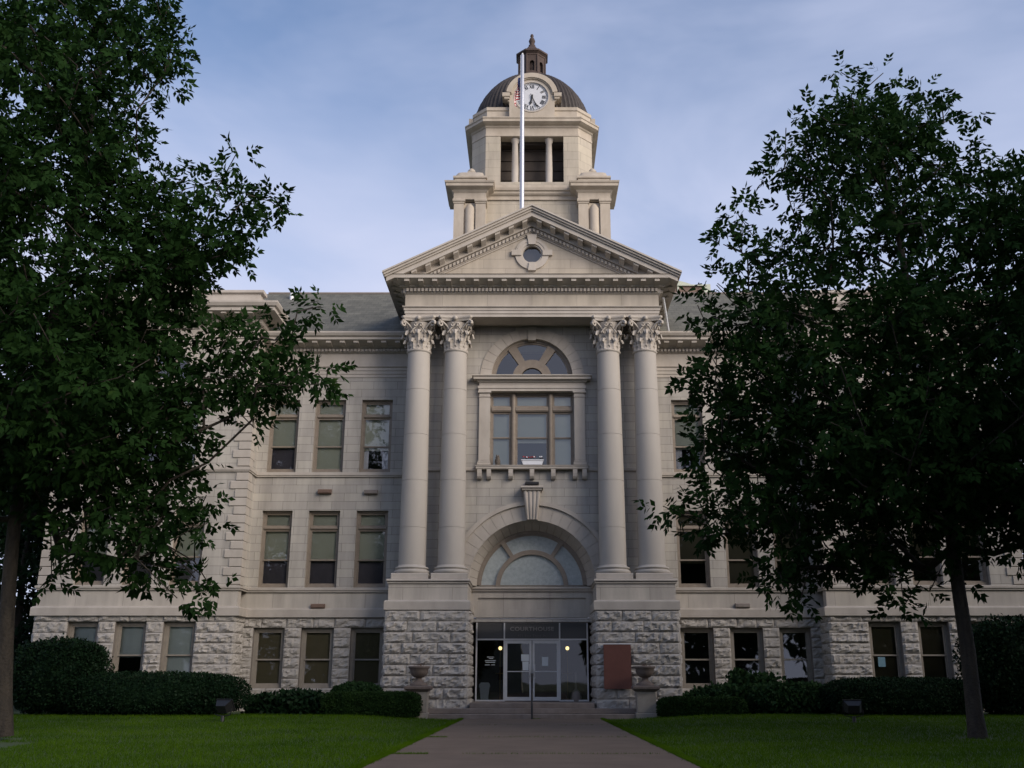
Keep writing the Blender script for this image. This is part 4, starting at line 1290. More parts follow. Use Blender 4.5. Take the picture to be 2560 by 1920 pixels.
for h, rn in enumerate(ROM):
    th = R(90 - 30 * h); e = Vector((math.cos(th), math.sin(th))); tgt = Vector((math.sin(th), -math.cos(th)))   # reading direction clockwise
    m = MB()
    ws = {'I': .062, 'V': .12, 'X': .125}
    tot = sum(ws[c] for c in rn); pos = -tot / 2
    r0, r1 = .50, .69
    def P(t, r): 
        q = e * r + tgt * t; return q.x, CZ + q.y
    for c in rn:
        w = ws[c]; a, b = pos + .012, pos + w - .012; mid = (a + b) / 2
        st = []
        if c == 'I': st = [(mid, r0, mid, r1, .036)]
        if c == 'V': st = [(a, r1, mid, r0, .036), (b, r1, mid, r0, .018)]
        if c == 'X': st = [(a, r1, b, r0, .036), (b, r1, a, r0, .018)]
        for (ta, ra, tb, rb, ww) in st:
            (xa, za), (xb, zb) = P(ta, ra), P(tb, rb)
            bar(m, xa, za, xb, zb, ww, YC + .028, YC + .06)
        pos += w
    m.build('numeral', M_BLACK, clock)
m = MB()
ringm(m, .715, .722, YC + .03, YC + .05)
for k in range(60):
    th = R(6 * k); L_ = .045 if k % 5 else .06
    bar(m, .725 * math.cos(th), CZ + .725 * math.sin(th), (.725 + L_) * math.cos(th), CZ + (.725 + L_) * math.sin(th), .022 if k % 5 else .034, YC + .03, YC + .06)
m.build('minute_track', M_BLACK, clock)
def hand(name, ang, L_, w, y, tail):
    th = R(90 - ang); e = Vector((math.cos(th), math.sin(th))); n_ = Vector((-e.y, e.x))
    def P(a, b): q = e * a + n_ * b; return (q.x, CZ + q.y)
    pts = [P(-tail, -w * .4), P(L_ * .55, -w * .5), P(L_ * .68, -w * 1.1), P(L_, 0), P(L_ * .68, w * 1.1), P(L_ * .55, w * .5), P(-tail, w * .4)]
    mm = MB().plate(pts, [], y, y + .015); mm.lathe([(.05, -.01), (.05, .01)], 0, 0, 12)
    return mm
def hub(mm, y):
    for q in range(len(mm.v) - 48, len(mm.v)):
        x, yy, z = mm.v[q]; mm.v[q] = (x, y + z, CZ + yy)
    return mm
hub(hand('hour_hand', 192, .47, .07, YC - .002, .14), YC).build('hour_hand', M_BLACK, clock)
hub(hand('minute_hand', 157, .67, .048, YC - .022, .18), YC - .03).build('minute_hand', M_BLACK, clock)
# lantern on the dome
m = MB()
LZ = 32.0
m.lathe([(.88, LZ - .3), (.88, LZ + .18), (.82, LZ + .22), (.82, LZ + .34), (.77, LZ + .38)], 0, CY, 8, False, a0=R(22.5))
n8 = 8
for k in range(8):
    a0, a1 = R(22.5 + 45 * k), R(67.5 + 45 * k)
    r = .76
    A = Vector((r * math.cos(a0), CY + r * math.sin(a0))); B = Vector((r * math.cos(a1), CY + r * math.sin(a1)))
    d = B - A; L_ = d.length; d /= L_
    nr = Vector((d.y, -d.x))
    # face with an arched opening, in local (u, z)
    outer = rect(0, L_, LZ + .36, LZ + 1.42)
    hw = .125
    hol = [(L_ / 2 - hw, LZ + .45), (L_ / 2 + hw, LZ + .45)] + [(L_ / 2 + hw * math.cos(R(t)), LZ + .95 + hw * math.sin(R(t))) for t in range(0, 181, 20)]
    tmp = MB().plate(outer, [hol], 0, .12, sides=False)
    m.add([(A.x + d.x * x - nr.x * y, A.y + d.y * x - nr.y * y, z) for x, y, z in tmp.v], tmp.f)
    m.tube([(A.x, A.y, LZ + .36), (A.x, A.y, LZ + 1.4)], .055, 6)
m.lathe([(.74, LZ + 1.38), (.79, LZ + 1.42), (.79, LZ + 1.50), (.88, LZ + 1.58), (.92, LZ + 1.60), (.92, LZ + 1.70), (.80, LZ + 1.77), (.52, LZ + 2.0), (.28, LZ + 2.25), (.15, LZ + 2.44), (.0, LZ + 2.46)], 0, CY, 8, False, a0=R(22.5))
m.lathe([(.58, LZ + .3), (.58, LZ + 1.45)], 0, CY, 8, False)
m.build('lantern', M_TERRA, tower)
m = MB().lathe([(.17, LZ + 2.38), (.19, LZ + 2.45), (.11, LZ + 2.51), (.15, LZ + 2.62), (.18, LZ + 2.74), (.13, LZ + 2.88), (.07, LZ + 2.97), (.10, LZ + 3.06), (.07, LZ + 3.15), (.0, LZ + 3.21)], 0, CY, 12)
m.build('finial', M_TERRA, tower)

# ---- steps
m = MB()
m.bbox(-2.12, 2.12, -1.95, Y_D + .3, .335, .51, .015)
m.bbox(-4.0, 4.0, -2.40, .3, .17, .338, .015)
m.bbox(-4.0, 4.0, -2.84, .3, -.1, .172, .015)
m.build('entrance_steps', M_STEP, CH)

# ------------------------------------------------------------------ things on and around the building
def lathe_thing(name, prof, mt, parent, seg=24, smooth=True):
    return MB().lathe(prof, 0, 0, seg, smooth).build(name, mt, parent)

# flagpole on the portico roof, with its flag
FP = (-.44, 2.5)
fp = thing('flagpole', 'tall white metal flagpole standing on the roof behind the pediment peak', 'flagpole', (FP[0], FP[1], 17.6))
MB().lathe([(.095, 0), (.092, 3), (.085, 8.0), (.072, 11.42), (.06, 11.44)], 0, 0, 14).build('pole', M_POLE, fp)
MB().lathe([(.22, .0), (.22, .12), (.12, .16), (.10, .5)], 0, 0, 14).build('base', M_GRYMET, fp)
MB().lathe([(.03, 11.43), (.05, 11.47), (.03, 11.52)], .0, 0, 10).build('pulley_cap', M_WHITE, fp)
MB().tube([(-.11, -.02, .8), (-.10, -.02, 6), (-.085, -.02, 11.4)], .009, 5).build('halyard', M_WHITE, fp)
def flag():
    root = thing('flag', 'limp red and white striped flag hanging at half height on the white pole', 'flag', (FP[0] - .06, FP[1], 28.1))
    nu, nv = 26, 40
    P = []
    for i in range(nu + 1):
        u = i / nu
        row = []
        for j in range(nv + 1):
            v = j / nv
            d = v * 1.9
            x = .12 - .40 * (1 - math.exp(-d * 1.6)) - .04 * math.sin(u * 3 + d * 4) - .05 * u * math.sin(d * 9)
            y = .14 + .10 * math.sin(d * 10 + u * 2.5) * (1 - .5 * u) - .16 * v
            z = -u * 1.15 * (1 - .45 * v) - d * .62
            row.append((x, y, z))
        P.append(row)
    groups = {'red': MB(), 'white': MB(), 'blue': MB()}
    for i in range(nu):
        for j in range(nv):
            st = i // 2
            key = 'blue' if (st < 7 and j < nv * .34) else ('red' if st % 2 == 0 else 'white')
            groups[key].add([P[i][j], P[i][j + 1], P[i + 1][j + 1], P[i + 1][j]], [(0, 1, 2, 3)], True)
    groups['red'].build('red_stripes', M_RED, root); groups['white'].build('white_stripes', M_WHT, root); groups['blue'].build('canton', M_BLUE, root)
flag()

# urns on pedestals either side of the steps
def urn_pedestal(x, label):
    r = thing('urn_pedestal', label, 'pedestal', (x, -2.55, 0), 'pedestals beside the entrance steps')
    m = MB().bbox(-.36, .36, -.36, .36, -.1, .22, .02); m.bbox(-.31, .31, -.31, .31, .22, .90, .02)
    m.build('shaft', M_PEDST, r)
    m = MB()
    sq = lambda h: [(-h, -h), (h, -h), (h, h), (-h, h)]
    m.sweep(sq(.31), [(0, .88), (.04, .90), (.06, .93), (.12, .96), (.13, .98), (.13, 1.04), (.10, 1.07), (-.3, 1.10)], closed=True)
    m.build('cap', M_URN, r)
    return r
def urn(x, label):
    r = thing('urn', label, 'urn', (x, -2.55, 1.085), 'urns beside the entrance steps')
    lathe_thing('foot', [(.30, 0), (.30, .05), (.22, .09), (.12, .16), (.09, .22), (.11, .26)], M_URN, r)
    lathe_thing('bowl', [(.09, .24), (.17, .26), (.26, .34), (.305, .44), (.31, .52), (.345, .55), (.36, .58), (.355, .62), (.31, .62), (.27, .55)], M_URN, r)
    t = MB()
    rnd = random.Random(3 if x < 0 else 4)
    for k in range(26):
        a = rnd.uniform(0, 6.28); l = rnd.uniform(.05, .13); r0 = rnd.uniform(0, .2)
        p = Vector((r0 * math.cos(a), r0 * math.sin(a), .55)); q = p + Vector((.05 * math.cos(a), .05 * math.sin(a), l + .04))
        t.tube([p, q], [.008, .003], 4)
    t.build('dry_plant', M_BRNMET, r)
urn_pedestal(-3.80, 'pale stone pedestal with moulded cap left of the entrance steps, behind the clipped box hedge')
urn_pedestal(3.80, 'pale stone pedestal with moulded cap right of the entrance steps, below the red board')
urn(-3.80, 'brown stone urn on the pedestal left of the entrance steps')
urn(3.80, 'brown stone urn on the pedestal beside the red board')

# red board fixed to the right pedestal
b = thing('red_board', 'plain brick red upright board fixed to the rough stone right of the doors', 'board', (2.94, -1.86, 1.70))
MB().bbox(-.47, .47, -.035, .02, -.74, .74, .008).build('panel', M_BOARD, b)
MB().box(-.49, .49, -.045, .03, .741, .768).build('top_edge', M_WHITE, b)
m = MB()
for x in (-.3, .3): m.box(x - .03, x + .03, .02, .12, -.6, .6)
m.build('battens', M_BRNMET, b)

# handrail in the middle of the steps
h = thing('handrail', 'black iron handrail in the middle of the entrance steps', 'handrail', (.0, -2.2, 0))
MB().tube([(0, -.78, -.02), (0, -.78, .93), (0, -.70, 1.0), (0, .5, 1.45), (0, .58, 1.43), (0, .58, .5)], .036, 8).build('rail', M_BLACK, h)
MB().tube([(0, -.1, .3), (0, -.1, 1.2)], .03, 8).build('post', M_BLACK, h)

# small boxes on the walls
for x, z, mt, lab in ((-8.08, 8.30, M_BRNMET, 'brown metal box high on the left wing wall, above the middle first floor window'),
                      (-6.28, 8.28, M_GRYMET, 'grey metal box high on the left wing wall, nearest the left column'),
                      (-8.08, 3.93, M_BRNMET, 'brown metal box low on the left wing, on the belt over the middle ground window'),
                      (7.95, 3.95, M_GRYMET, 'grey metal box low on the right wing, above the ground floor windows')):
    o = MB(); o.bbox(-.26, .26, -.16, .0, -.085, .085, .03); o.box(-.2, .2, -.172, -.158, -.05, .05)
    q = o.build('wall_box', mt, loc=(x, Y_W, z)); tag(q, lab, 'wall box', 'metal boxes on the walls')
o = MB(); o.bbox(-.26, .26, -.2, 0, -.05, .05, .02); o.box(-.2, .2, -.17, -.03, -.065, -.049)
tag(o.build('dark_lamp', M_BLACK, loc=(0, 0, 8.42)), 'slim black lamp housing on the wall just above the fluted keystone', 'lamp')

# owl figure and flower box on the second floor sill
ow = thing('owl_figure', 'small grey brown owl figure standing at the left end of the window sill', 'owl figure', (-1.32, -.05, 9.11))
M_OWL = noisy('owl_plastic', (.06, .052, .045), (.15, .125, .10), scale=22)
m = MB().lathe([(.07, 0), (.085, .05), (.10, .14), (.095, .22), (.075, .27), (.08, .31), (.072, .36), (.04, .40), (.0, .41)], 0, 0, 14)
m.build('body', M_OWL, ow)
for sx in (-1, 1):
    MB().lathe([(.024, .38), (.012, .42), (0, .455)], sx * .045, -.01, 8).build('ear_tuft', M_OWL, ow)
    MB().lathe([(.0, .325), (.017, .335), (.017, .345), (0, .355)], sx * .03, -.07, 8).build('eye', M_BLACK, ow)
    MB().add([(sx * .09, -.03, .25), (sx * .115, .03, .16), (sx * .06, .07, .02), (sx * .07, -.04, .08)], [(0, 1, 2, 3)]).build('wing', M_OWL, ow)
MB().lathe([(.012, .30), (.006, .285), (0, .27)], 0, -.078, 6).build('beak', M_BLACK, ow)
fb = thing('flower_box', 'white window box on the middle of the second floor sill', 'flower box', (.02, -.18, 9.11))
m = MB().plate([(-.36, 0), (.36, 0), (.41, .19), (-.41, .19)], [], -.1, .12, back=True); m.box(-.43, .43, -.12, .14, .17, .20)
m.build('trough', M_WHITE, fb)
rnd = random.Random(9)
fo, fl, fr_ = MB(), MB(), MB()
for k in range(70):
    x, y, z = rnd.uniform(-.38, .38), rnd.uniform(-.08, .1), rnd.uniform(.19, .29); a = rnd.uniform(0, 6.28); w = rnd.uniform(.02, .045)
    d = Vector((math.cos(a), math.sin(a), rnd.uniform(-.3, .6))) * w; e = Vector((-math.sin(a), math.cos(a), rnd.uniform(-.5, .5))) * w * .5
    c = Vector((x, y, z)); fo.add([c - d, c + e, c + d, c - e], [(0, 1, 2, 3)])
for k in range(14):
    x = rnd.uniform(-.36, .36); g = fl if k % 3 == 0 else fr_
    g.lathe([(.0, .28), (.03, .30), (.025, .33), (0, .345)], x, rnd.uniform(-.08, .05), 7)
fo.build('leaves', M_SHRUB, fb); fl.build('white_flowers', M_WHITE, fb); fr_.build('red_flowers', M_RED, fb)

# inside the glazed entrance
tb = thing('rubbish_bin', 'pale tapered rubbish bin behind the glass left of the doors', 'bin', (-1.76, 1.25, .5))
sq = lambda a, b: [(-a, -b), (a, -b), (a, b), (-a, b)]
m = MB()
vs = [(x, y, 0) for x, y in sq(.13, .13)] + [(x, y, .50) for x, y in sq(.18, .18)]
m.add(vs, [(3, 2, 1, 0), (0, 1, 5, 4), (1, 2, 6, 5), (2, 3, 7, 6), (3, 0, 4, 7)])
m.build('body', M_CURT, tb)
m = MB(); vs = [(x, y, .50) for x, y in sq(.20, .20)] + [(x, y, .60) for x, y in sq(.195, .195)] + [(x, y, .67) for x, y in sq(.13, .13)]
m.add(vs, [(3, 2, 1, 0)] + [(q + i, q + (i + 1) % 4, q + 4 + (i + 1) % 4, q + 4 + i) for q in (0, 4) for i in range(4)] + [(8, 9, 10, 11)])
m.build('lid', M_CURT, tb)
sb = thing('ash_receptacle', 'grey bottle-shaped ash receptacle standing right of the doors', 'ash receptacle', (1.62, .40, .51))
lathe_thing('base', [(.19, 0), (.20, .05), (.20, .20), (.17, .30), (.10, .38), (.05, .43)], M_GRYMET, sb, 20)
lathe_thing('neck', [(.045, .40), (.04, .6), (.036, .98), (.03, 1.02), (.0, 1.03)], M_GRYMET, sb, 14)
sb.location.y = .95
for x, lab in ((-1.22, 'lit globe lamp on a thin brass stand behind the left side glass'), (1.36, 'lit globe lamp on a thin brass stand behind the right side glass')):
    g = thing('globe_lamp', lab, 'lamp', (x, 2.2, .5), 'lit lamps in the lobby')
    lathe_thing('stand', [(.16, 0), (.16, .03), (.02, .06), (.016, 1.0), (.016, 1.86)], M_BRASS, g, 14)
    lathe_thing('tray', [(.0, .98), (.2, .99), (.2, 1.01), (.0, 1.02)], M_BRASS, g, 18)
    MB().lathe([(.02, 1.86), (.055, 1.88), (.07, 1.93), (.055, 1.985), (.0, 2.0)], 0, 0, 16).build('globe', M_BULB, g)
def sheet(x0, x1, z0, z1, lab, skew=0.0):
    m = MB(); n = 4; y = yd + .040
    pts = [(x0 + skew, z0), (x1 - skew * .5, z0), (x1, z1), (x0, z1)]
    m.plate([(a, b) for a, b in pts], [], y - .004, y - .001)
    tag(m.build('paper_notice', M_PAPER, loc=(0, 0, 0)), lab, 'notice', 'paper notices on the door glass')
sheet(-.40, -.11, 1.93, 2.17, 'paper notice taped on the left door glass, the upper of two')
sheet(-.36, -.12, 1.60, 1.915, 'paper notice taped on the left door glass, the lower of two', .02)
sheet(.36, .60, 1.76, 2.08, 'single paper notice taped on the right door glass', .012)
m = MB(); y = yd + .046
for x0, x1, z in ((-1.66, -1.40, 2.06), (-1.60, -1.44, 2.01), (-1.74, -1.33, 1.93), (-1.72, -1.36, 1.87), (-1.74, -1.56, 1.78), (-1.50, -1.36, 1.78)):
    x = x0
    while x < x1 - .01:
        w = random.uniform(.012, .022); m.box(x, min(x + w, x1), y - .003, y - .001, z, z + .028); x += w + .009
tag(m.build('window_lettering', M_PAPER), 'small white lines of lettering on the left side glass of the entrance', 'lettering')
sheet(.0, .0, 0, 0, '') if False else None
bp_ = MB().plate(rect(12.62, 12.88, 1.72, 2.06), [], Y_P + .225, Y_P + .23).build('blue_notice', noisy('blue_paper', (.14, .26, .33), (.17, .3, .37)))
tag(bp_, 'pale blue paper stuck inside a ground floor window of the right pavilion', 'notice')

# floodlights on the lawn
def floodlight(x, y, rz, label, tilt):
    r = thing('floodlight', label, 'floodlight', (x, y, hgt(x, y)), 'floodlights on the lawn'); r.rotation_euler = (0, 0, rz)
    MB().lathe([(.05, -.05), (.05, .16), (.03, .18)], 0, 0, 10).build('stem', M_BLACK, r)
    MB().tube([(-.25, 0, .36), (-.25, 0, .2), (0, 0, .15), (.25, 0, .2), (.25, 0, .36)], .016, 6).build('yoke', M_BLACK, r)
    m = MB()
    vs = [(-.24, -.10, -.16), (.24, -.10, -.16), (.24, -.10, .16), (-.24, -.10, .16), (-.15, .12, -.11), (.15, .12, -.11), (.15, .12, .11), (-.15, .12, .11)]
    m.add(vs, [(3, 2, 1, 0)[::-1], (4, 7, 6, 5), (0, 4, 5, 1), (1, 5, 6, 2), (2, 6, 7, 3), (3, 7, 4, 0)])
    m.bbox(-.26, .26, -.13, -.10, -.18, .18, .01)
    hd = m.build('lamp_head', M_BLACK, r); hd.location = (0, 0, .40); hd.rotation_euler = (tilt, 0, 0)
    return r
floodlight(W3(482, 1540, -8.5).x, -8.5, R(160), 'grey brown floodlight tilted up in front of the left hedge', R(-32))
floodlight(W3(1845, 1553, -9.0).x, -9.0, R(172), 'black box floodlight in front of the right hedge', R(-22))

# ------------------------------------------------------------------ planting
def noise3(p, sc, seed=0.0):
    return noise.noise(Vector((p[0] * sc + seed, p[1] * sc - seed, p[2] * sc + seed * .7)))
def hedge(name, label, cat, c, half, e, n, leaf, mt, seed, group=None, rough=.10, spike=0.0, lift=.6):
    """clipped shrub: a lumpy dense body covered in small leaves; c = centre of the base"""
    rnd = np.random.default_rng(seed)
    cx, cy, cz = c; hx, hy, hz = half
    def surf(d):
        sc_ = sum(abs(q) ** (2 / e) for q in d) ** (-e / 2)
        d = [q * sc_ for q in d]
        k = 1 + rough * noise3((d[0] * hx, d[1] * hy, d[2] * hz), 2.2, seed) + rough * .6 * noise3((d[0] * hx, d[1] * hy, d[2] * hz), 6, seed)
        return Vector((d[0] * hx * k, d[1] * hy * k, hz + d[2] * hz * k)), Vector((d[0] ** 3 / hx, d[1] ** 3 / hy, d[2] ** 3 / hz)).normalized()
    quads = []
    nu, nv = 40, 18
    grid = [[surf((math.cos(2 * math.pi * i / nu) * max(.001, math.sin(math.pi * j / nv)), math.sin(2 * math.pi * i / nu) * max(.001, math.sin(math.pi * j / nv)), -math.cos(math.pi * j / nv)))[0] for i in range(nu)] for j in range(nv + 1)]
    ctr = Vector((0, 0, hz))
    for j in range(nv):
        for i in range(nu):
            q = [ctr + (grid[a][b % nu] - ctr) * .86 for a, b in ((j, i), (j, i + 1), (j + 1, i + 1), (j + 1, i))]
            quads.append([(p.x + cx, p.y + cy, max(p.z, 0) + cz) for p in q])
    tot = 0; n = int(n * 1.9)
    while tot < n:
        u = rnd.uniform(-1, 1, 3); k = rnd.integers(0, 3); u[k] = math.copysign(1, u[k])
        p, nr = surf(u)
        if p.z < .02 or p.y > hy * .55: tot += 1; continue
        nr = (nr + Vector(rnd.normal(size=3) * lift)).normalized()
        t = nr.cross(Vector(rnd.normal(size=3))).normalized(); b = nr.cross(t)
        L = leaf * rnd.uniform(.7, 1.5)
        o = ctr + (p - ctr) * (rnd.uniform(.86, 1.02) + spike * rnd.random() ** 3)
        ax = (t * .6 + nr * rnd.uniform(.2, .9)).normalized()
        w = L * rnd.uniform(.28, .42)
        q = [o, o + ax * L * .5 + b * w, o + ax * L, o + ax * L * .5 - b * w]
        quads.append([(v.x + cx, v.y + cy, max(v.z, 0) + cz) for v in q])
        tot += 1
    o = np_mesh(name, np.array(quads), mt)
    tag(o, label, cat, group)
    return o
def gx(u, v, Y): return W3(u, v, Y)
# left
a, b = W3(25, 1450, -3.0), W3(240, 1450, -3.0); zt = W3(140, 1370, -3.0).z
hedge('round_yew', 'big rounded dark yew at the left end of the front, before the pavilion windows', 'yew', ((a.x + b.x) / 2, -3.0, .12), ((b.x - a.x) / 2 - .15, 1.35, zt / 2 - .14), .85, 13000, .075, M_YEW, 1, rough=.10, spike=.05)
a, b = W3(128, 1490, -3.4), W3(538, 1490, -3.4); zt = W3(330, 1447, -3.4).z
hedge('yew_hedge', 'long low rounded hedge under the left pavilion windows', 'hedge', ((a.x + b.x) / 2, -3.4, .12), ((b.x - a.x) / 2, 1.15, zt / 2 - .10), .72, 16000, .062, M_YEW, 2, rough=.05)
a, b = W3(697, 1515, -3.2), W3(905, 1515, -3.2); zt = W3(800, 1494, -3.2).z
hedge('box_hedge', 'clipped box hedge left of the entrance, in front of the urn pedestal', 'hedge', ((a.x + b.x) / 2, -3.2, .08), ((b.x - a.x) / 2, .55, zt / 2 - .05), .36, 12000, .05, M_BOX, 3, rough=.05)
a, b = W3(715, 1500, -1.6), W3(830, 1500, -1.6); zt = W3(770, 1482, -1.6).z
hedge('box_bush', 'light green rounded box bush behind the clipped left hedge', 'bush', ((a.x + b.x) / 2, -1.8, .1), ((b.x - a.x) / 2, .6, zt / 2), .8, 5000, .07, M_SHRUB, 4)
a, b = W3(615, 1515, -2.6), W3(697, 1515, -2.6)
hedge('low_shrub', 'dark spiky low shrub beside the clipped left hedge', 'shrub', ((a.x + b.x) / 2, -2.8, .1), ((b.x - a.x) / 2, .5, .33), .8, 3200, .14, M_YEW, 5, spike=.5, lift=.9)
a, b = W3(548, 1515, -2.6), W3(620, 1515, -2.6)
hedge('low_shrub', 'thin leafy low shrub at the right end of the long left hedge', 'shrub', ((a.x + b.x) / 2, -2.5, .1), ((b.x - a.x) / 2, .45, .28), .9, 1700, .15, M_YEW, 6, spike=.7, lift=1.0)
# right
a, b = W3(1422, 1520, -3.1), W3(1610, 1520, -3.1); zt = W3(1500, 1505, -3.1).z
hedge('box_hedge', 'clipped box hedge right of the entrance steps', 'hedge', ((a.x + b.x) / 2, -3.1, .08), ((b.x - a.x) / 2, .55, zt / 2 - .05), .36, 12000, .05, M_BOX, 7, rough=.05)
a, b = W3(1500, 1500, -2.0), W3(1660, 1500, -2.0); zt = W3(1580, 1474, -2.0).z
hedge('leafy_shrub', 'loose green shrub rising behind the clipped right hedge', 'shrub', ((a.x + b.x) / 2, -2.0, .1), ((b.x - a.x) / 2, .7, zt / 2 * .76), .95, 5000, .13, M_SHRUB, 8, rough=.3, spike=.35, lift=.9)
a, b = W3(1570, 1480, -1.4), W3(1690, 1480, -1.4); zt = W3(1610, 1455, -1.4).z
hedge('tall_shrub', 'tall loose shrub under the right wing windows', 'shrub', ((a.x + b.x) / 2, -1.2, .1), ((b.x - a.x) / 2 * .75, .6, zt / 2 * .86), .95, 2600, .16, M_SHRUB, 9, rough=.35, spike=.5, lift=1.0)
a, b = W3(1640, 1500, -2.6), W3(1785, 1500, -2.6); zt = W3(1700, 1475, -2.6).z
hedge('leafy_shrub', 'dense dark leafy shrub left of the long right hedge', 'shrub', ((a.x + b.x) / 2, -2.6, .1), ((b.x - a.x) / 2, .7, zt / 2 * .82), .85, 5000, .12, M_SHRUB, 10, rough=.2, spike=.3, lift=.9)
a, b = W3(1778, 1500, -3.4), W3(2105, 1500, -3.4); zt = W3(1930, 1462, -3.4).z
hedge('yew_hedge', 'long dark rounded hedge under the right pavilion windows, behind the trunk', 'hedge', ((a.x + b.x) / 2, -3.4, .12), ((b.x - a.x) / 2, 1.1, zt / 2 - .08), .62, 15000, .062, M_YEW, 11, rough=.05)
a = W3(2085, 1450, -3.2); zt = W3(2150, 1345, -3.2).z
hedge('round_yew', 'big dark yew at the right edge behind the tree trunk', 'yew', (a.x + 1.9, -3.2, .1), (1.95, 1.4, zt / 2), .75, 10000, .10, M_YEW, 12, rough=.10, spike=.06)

# ---- trees
def compound_leaves(P, A, rnd, L, nl=7):
    """ash leaves: pairs of leaflets along a stalk; P stalk bases, A directions (n,3) -> quads"""
    n = len(P)
    ref = rnd.normal(size=(n, 3)); ref[:, 2] += .8
    S = np.cross(A, ref); S /= np.linalg.norm(S, axis=1)[:, None] + 1e-9
    N = np.cross(S, A)
    out = []
    ks = [(.35, 1), (.35, -1), (.65, 1), (.65, -1), (.92, 1), (.92, -1), (1.0, 0)][:nl]
    for t, sg in ks:
        ln = L * rnd.uniform(.75, 1.25, n)[:, None]
        d = A * (.62 if sg else 1.0) + S * (sg * .78) + rnd.normal(size=(n, 3)) * .16
        d[:, 2] -= .22
        d /= np.linalg.norm(d, axis=1)[:, None]
        nn = N + rnd.normal(size=(n, 3)) * .45
        w = np.cross(d, nn); w /= np.linalg.norm(w, axis=1)[:, None] + 1e-9
        o = P + A * (t * L * 2.0)
        wd = ln * rnd.uniform(.21, .29, n)[:, None]
        q = np.stack([o, o + d * ln * .42 + w * wd, o + d * ln, o + d * ln * .42 - w * wd], axis=1)
        out.append(q)
    return np.concatenate(out)
def poly_in(x, y, poly):
    r = False; n = len(poly)
    for i in range(n):
        (xa, ya), (xb, yb) = poly[i], poly[i - 1]
        if (ya > y) != (yb > y) and x < (xb - xa) * (y - ya) / (yb - ya) + xa: r = not r
    return r
def edge_dist(x, y, poly):
    best = 1e9; n = len(poly)
    for i in range(n):
        ax, ay = poly[i]; bx, by = poly[i - 1]
        dx, dy = bx - ax, by - ay; t = max(0, min(1, ((x - ax) * dx + (y - ay) * dy) / (dx * dx + dy * dy + 1e-9)))
        best = min(best, math.hypot(x - ax - t * dx, y - ay - t * dy))
    return best
def ash_tree(label, trunk, poly, Y0, seed, ncl, gaps=(), sprays=22, L=.19, depth=3.9, flare=.185, mind=.64, extra=()):
    """broadleaf tree: tapered trunk and limbs, leaf clusters spread through the volume behind a traced crown outline"""
    rnd = random.Random(seed); nr = np.random.default_rng(seed)
    xs = [p[0] for p in poly]; ys = [p[1] for p in poly]
    cl = []; cr = []; tries = 0
    while len(cl) < ncl and tries < ncl * 60:
        tries += 1
        u, v = rnd.uniform(min(xs), max(xs)), rnd.uniform(min(ys), max(ys))
        if not poly_in(u, v, poly): continue
        ed = edge_dist(u, v, poly)
        if ed < 42 and rnd.random() < (.65 if ed < 14 else .25): continue
        if any((u - gx_) ** 2 / (rx + 20) ** 2 + (v - gy_) ** 2 / (ry + 17) ** 2 < 1 for gx_, gy_, rx, ry in gaps) and rnd.random() < .93: continue
        t = min(depth, .5 + ed / 95.0 * 1.0)
        dy = rnd.uniform(-t, t)
        p = W3(u, v, Y0 + dy)
        if p.z < 2.0: continue
        if any((p - q).length < mind for q in cl): continue
        cl.append(p); cr.append(min(.80, max(.26, ed / 93.0 * .85)) * rnd.uniform(.75, 1.1))
    for u, v, r in extra:
        k = max(1, int(r / 16))
        for _ in range(k):
            p = W3(u + rnd.uniform(-.5, .5) * r, v + rnd.uniform(-.5, .5) * r, Y0 + rnd.uniform(-1.2, 1.2))
            cl.append(p); cr.append(min(.6, max(.2, r / 93.0 * .9)))
    root = thing('ash_tree', label, 'tree', tuple(trunk[0][:3]), 'ash trees on the front lawn')
    base = Vector(trunk[0][:3])
    # skeleton: clusters hang on limbs grown towards them
    nodes = []; parent = []; tr = []
    for i, (x, y, z) in enumerate(trunk):
        nodes.append(Vector((x, y, z))); parent.append(i - 1)
    nt = len(nodes)
    order = sorted(cl, key=lambda p: min((p - nodes[i]).length for i in range(nt)))
    tips = []
    for c in order:
        best, bi = 1e9, 0
        for i in range(1, len(nodes)):
            nd = nodes[i]
            if nd.z < base.z + 3.6: continue
            v = c - nd; hz = math.hypot(v.x, v.y)
            cost = v.length + 1.2 * max(0, .45 * hz - v.z) + (0 if i < nt else .25)
            if cost < best: best, bi = cost, i
        st = nodes[bi]; v = c - st; Ld = v.length
        k = max(1, int(Ld / .8)); prev = bi
        side = v.cross(Vector((0, 0, 1)))
        side = side.normalized() if side.length > 1e-6 else Vector((1, 0, 0))
        bow = rnd.uniform(-.10, .10) * Ld
        for j in range(1, k + 1):
            t = j / k
            p = st + v * t + Vector((0, 0, 1)) * (.10 * Ld * math.sin(math.pi * t)) + side * bow * math.sin(math.pi * t)
            nodes.append(p); parent.append(prev); prev = len(nodes) - 1
        tips.append(prev)
    wgt = [0.0] * len(nodes)
    for t in tips:
        i = t
        while i >= 0: wgt[i] += 1; i = parent[i]
    rad = [max(.012, .0088 * w ** .5) for w in wgt]
    zt = trunk[-1][2]
    for i in range(nt):
        f = i / (nt - 1); rad[i] = flare * (1 - f) + .04 * f
    rad[0] = flare * 1.18
    tm = MB()
    tm.tube([nodes[i] - base for i in range(nt)], [rad[i] for i in range(nt)], 14)
    tm.build('trunk', M_BARK, root)
    bm_ = MB()
    for i in range(nt, len(nodes)):
        p = parent[i]
        ra = min(rad[p], rad[i] * 1.25) if p >= nt else min(rad[p] * .7, rad[i] * 1.25)
        bm_.tube([nodes[p] - base, nodes[i] - base], [ra, rad[i]], 5, True, False)
    bm_.build('limbs', M_BARK, root)
    # foliage
    Ps, As = [], []
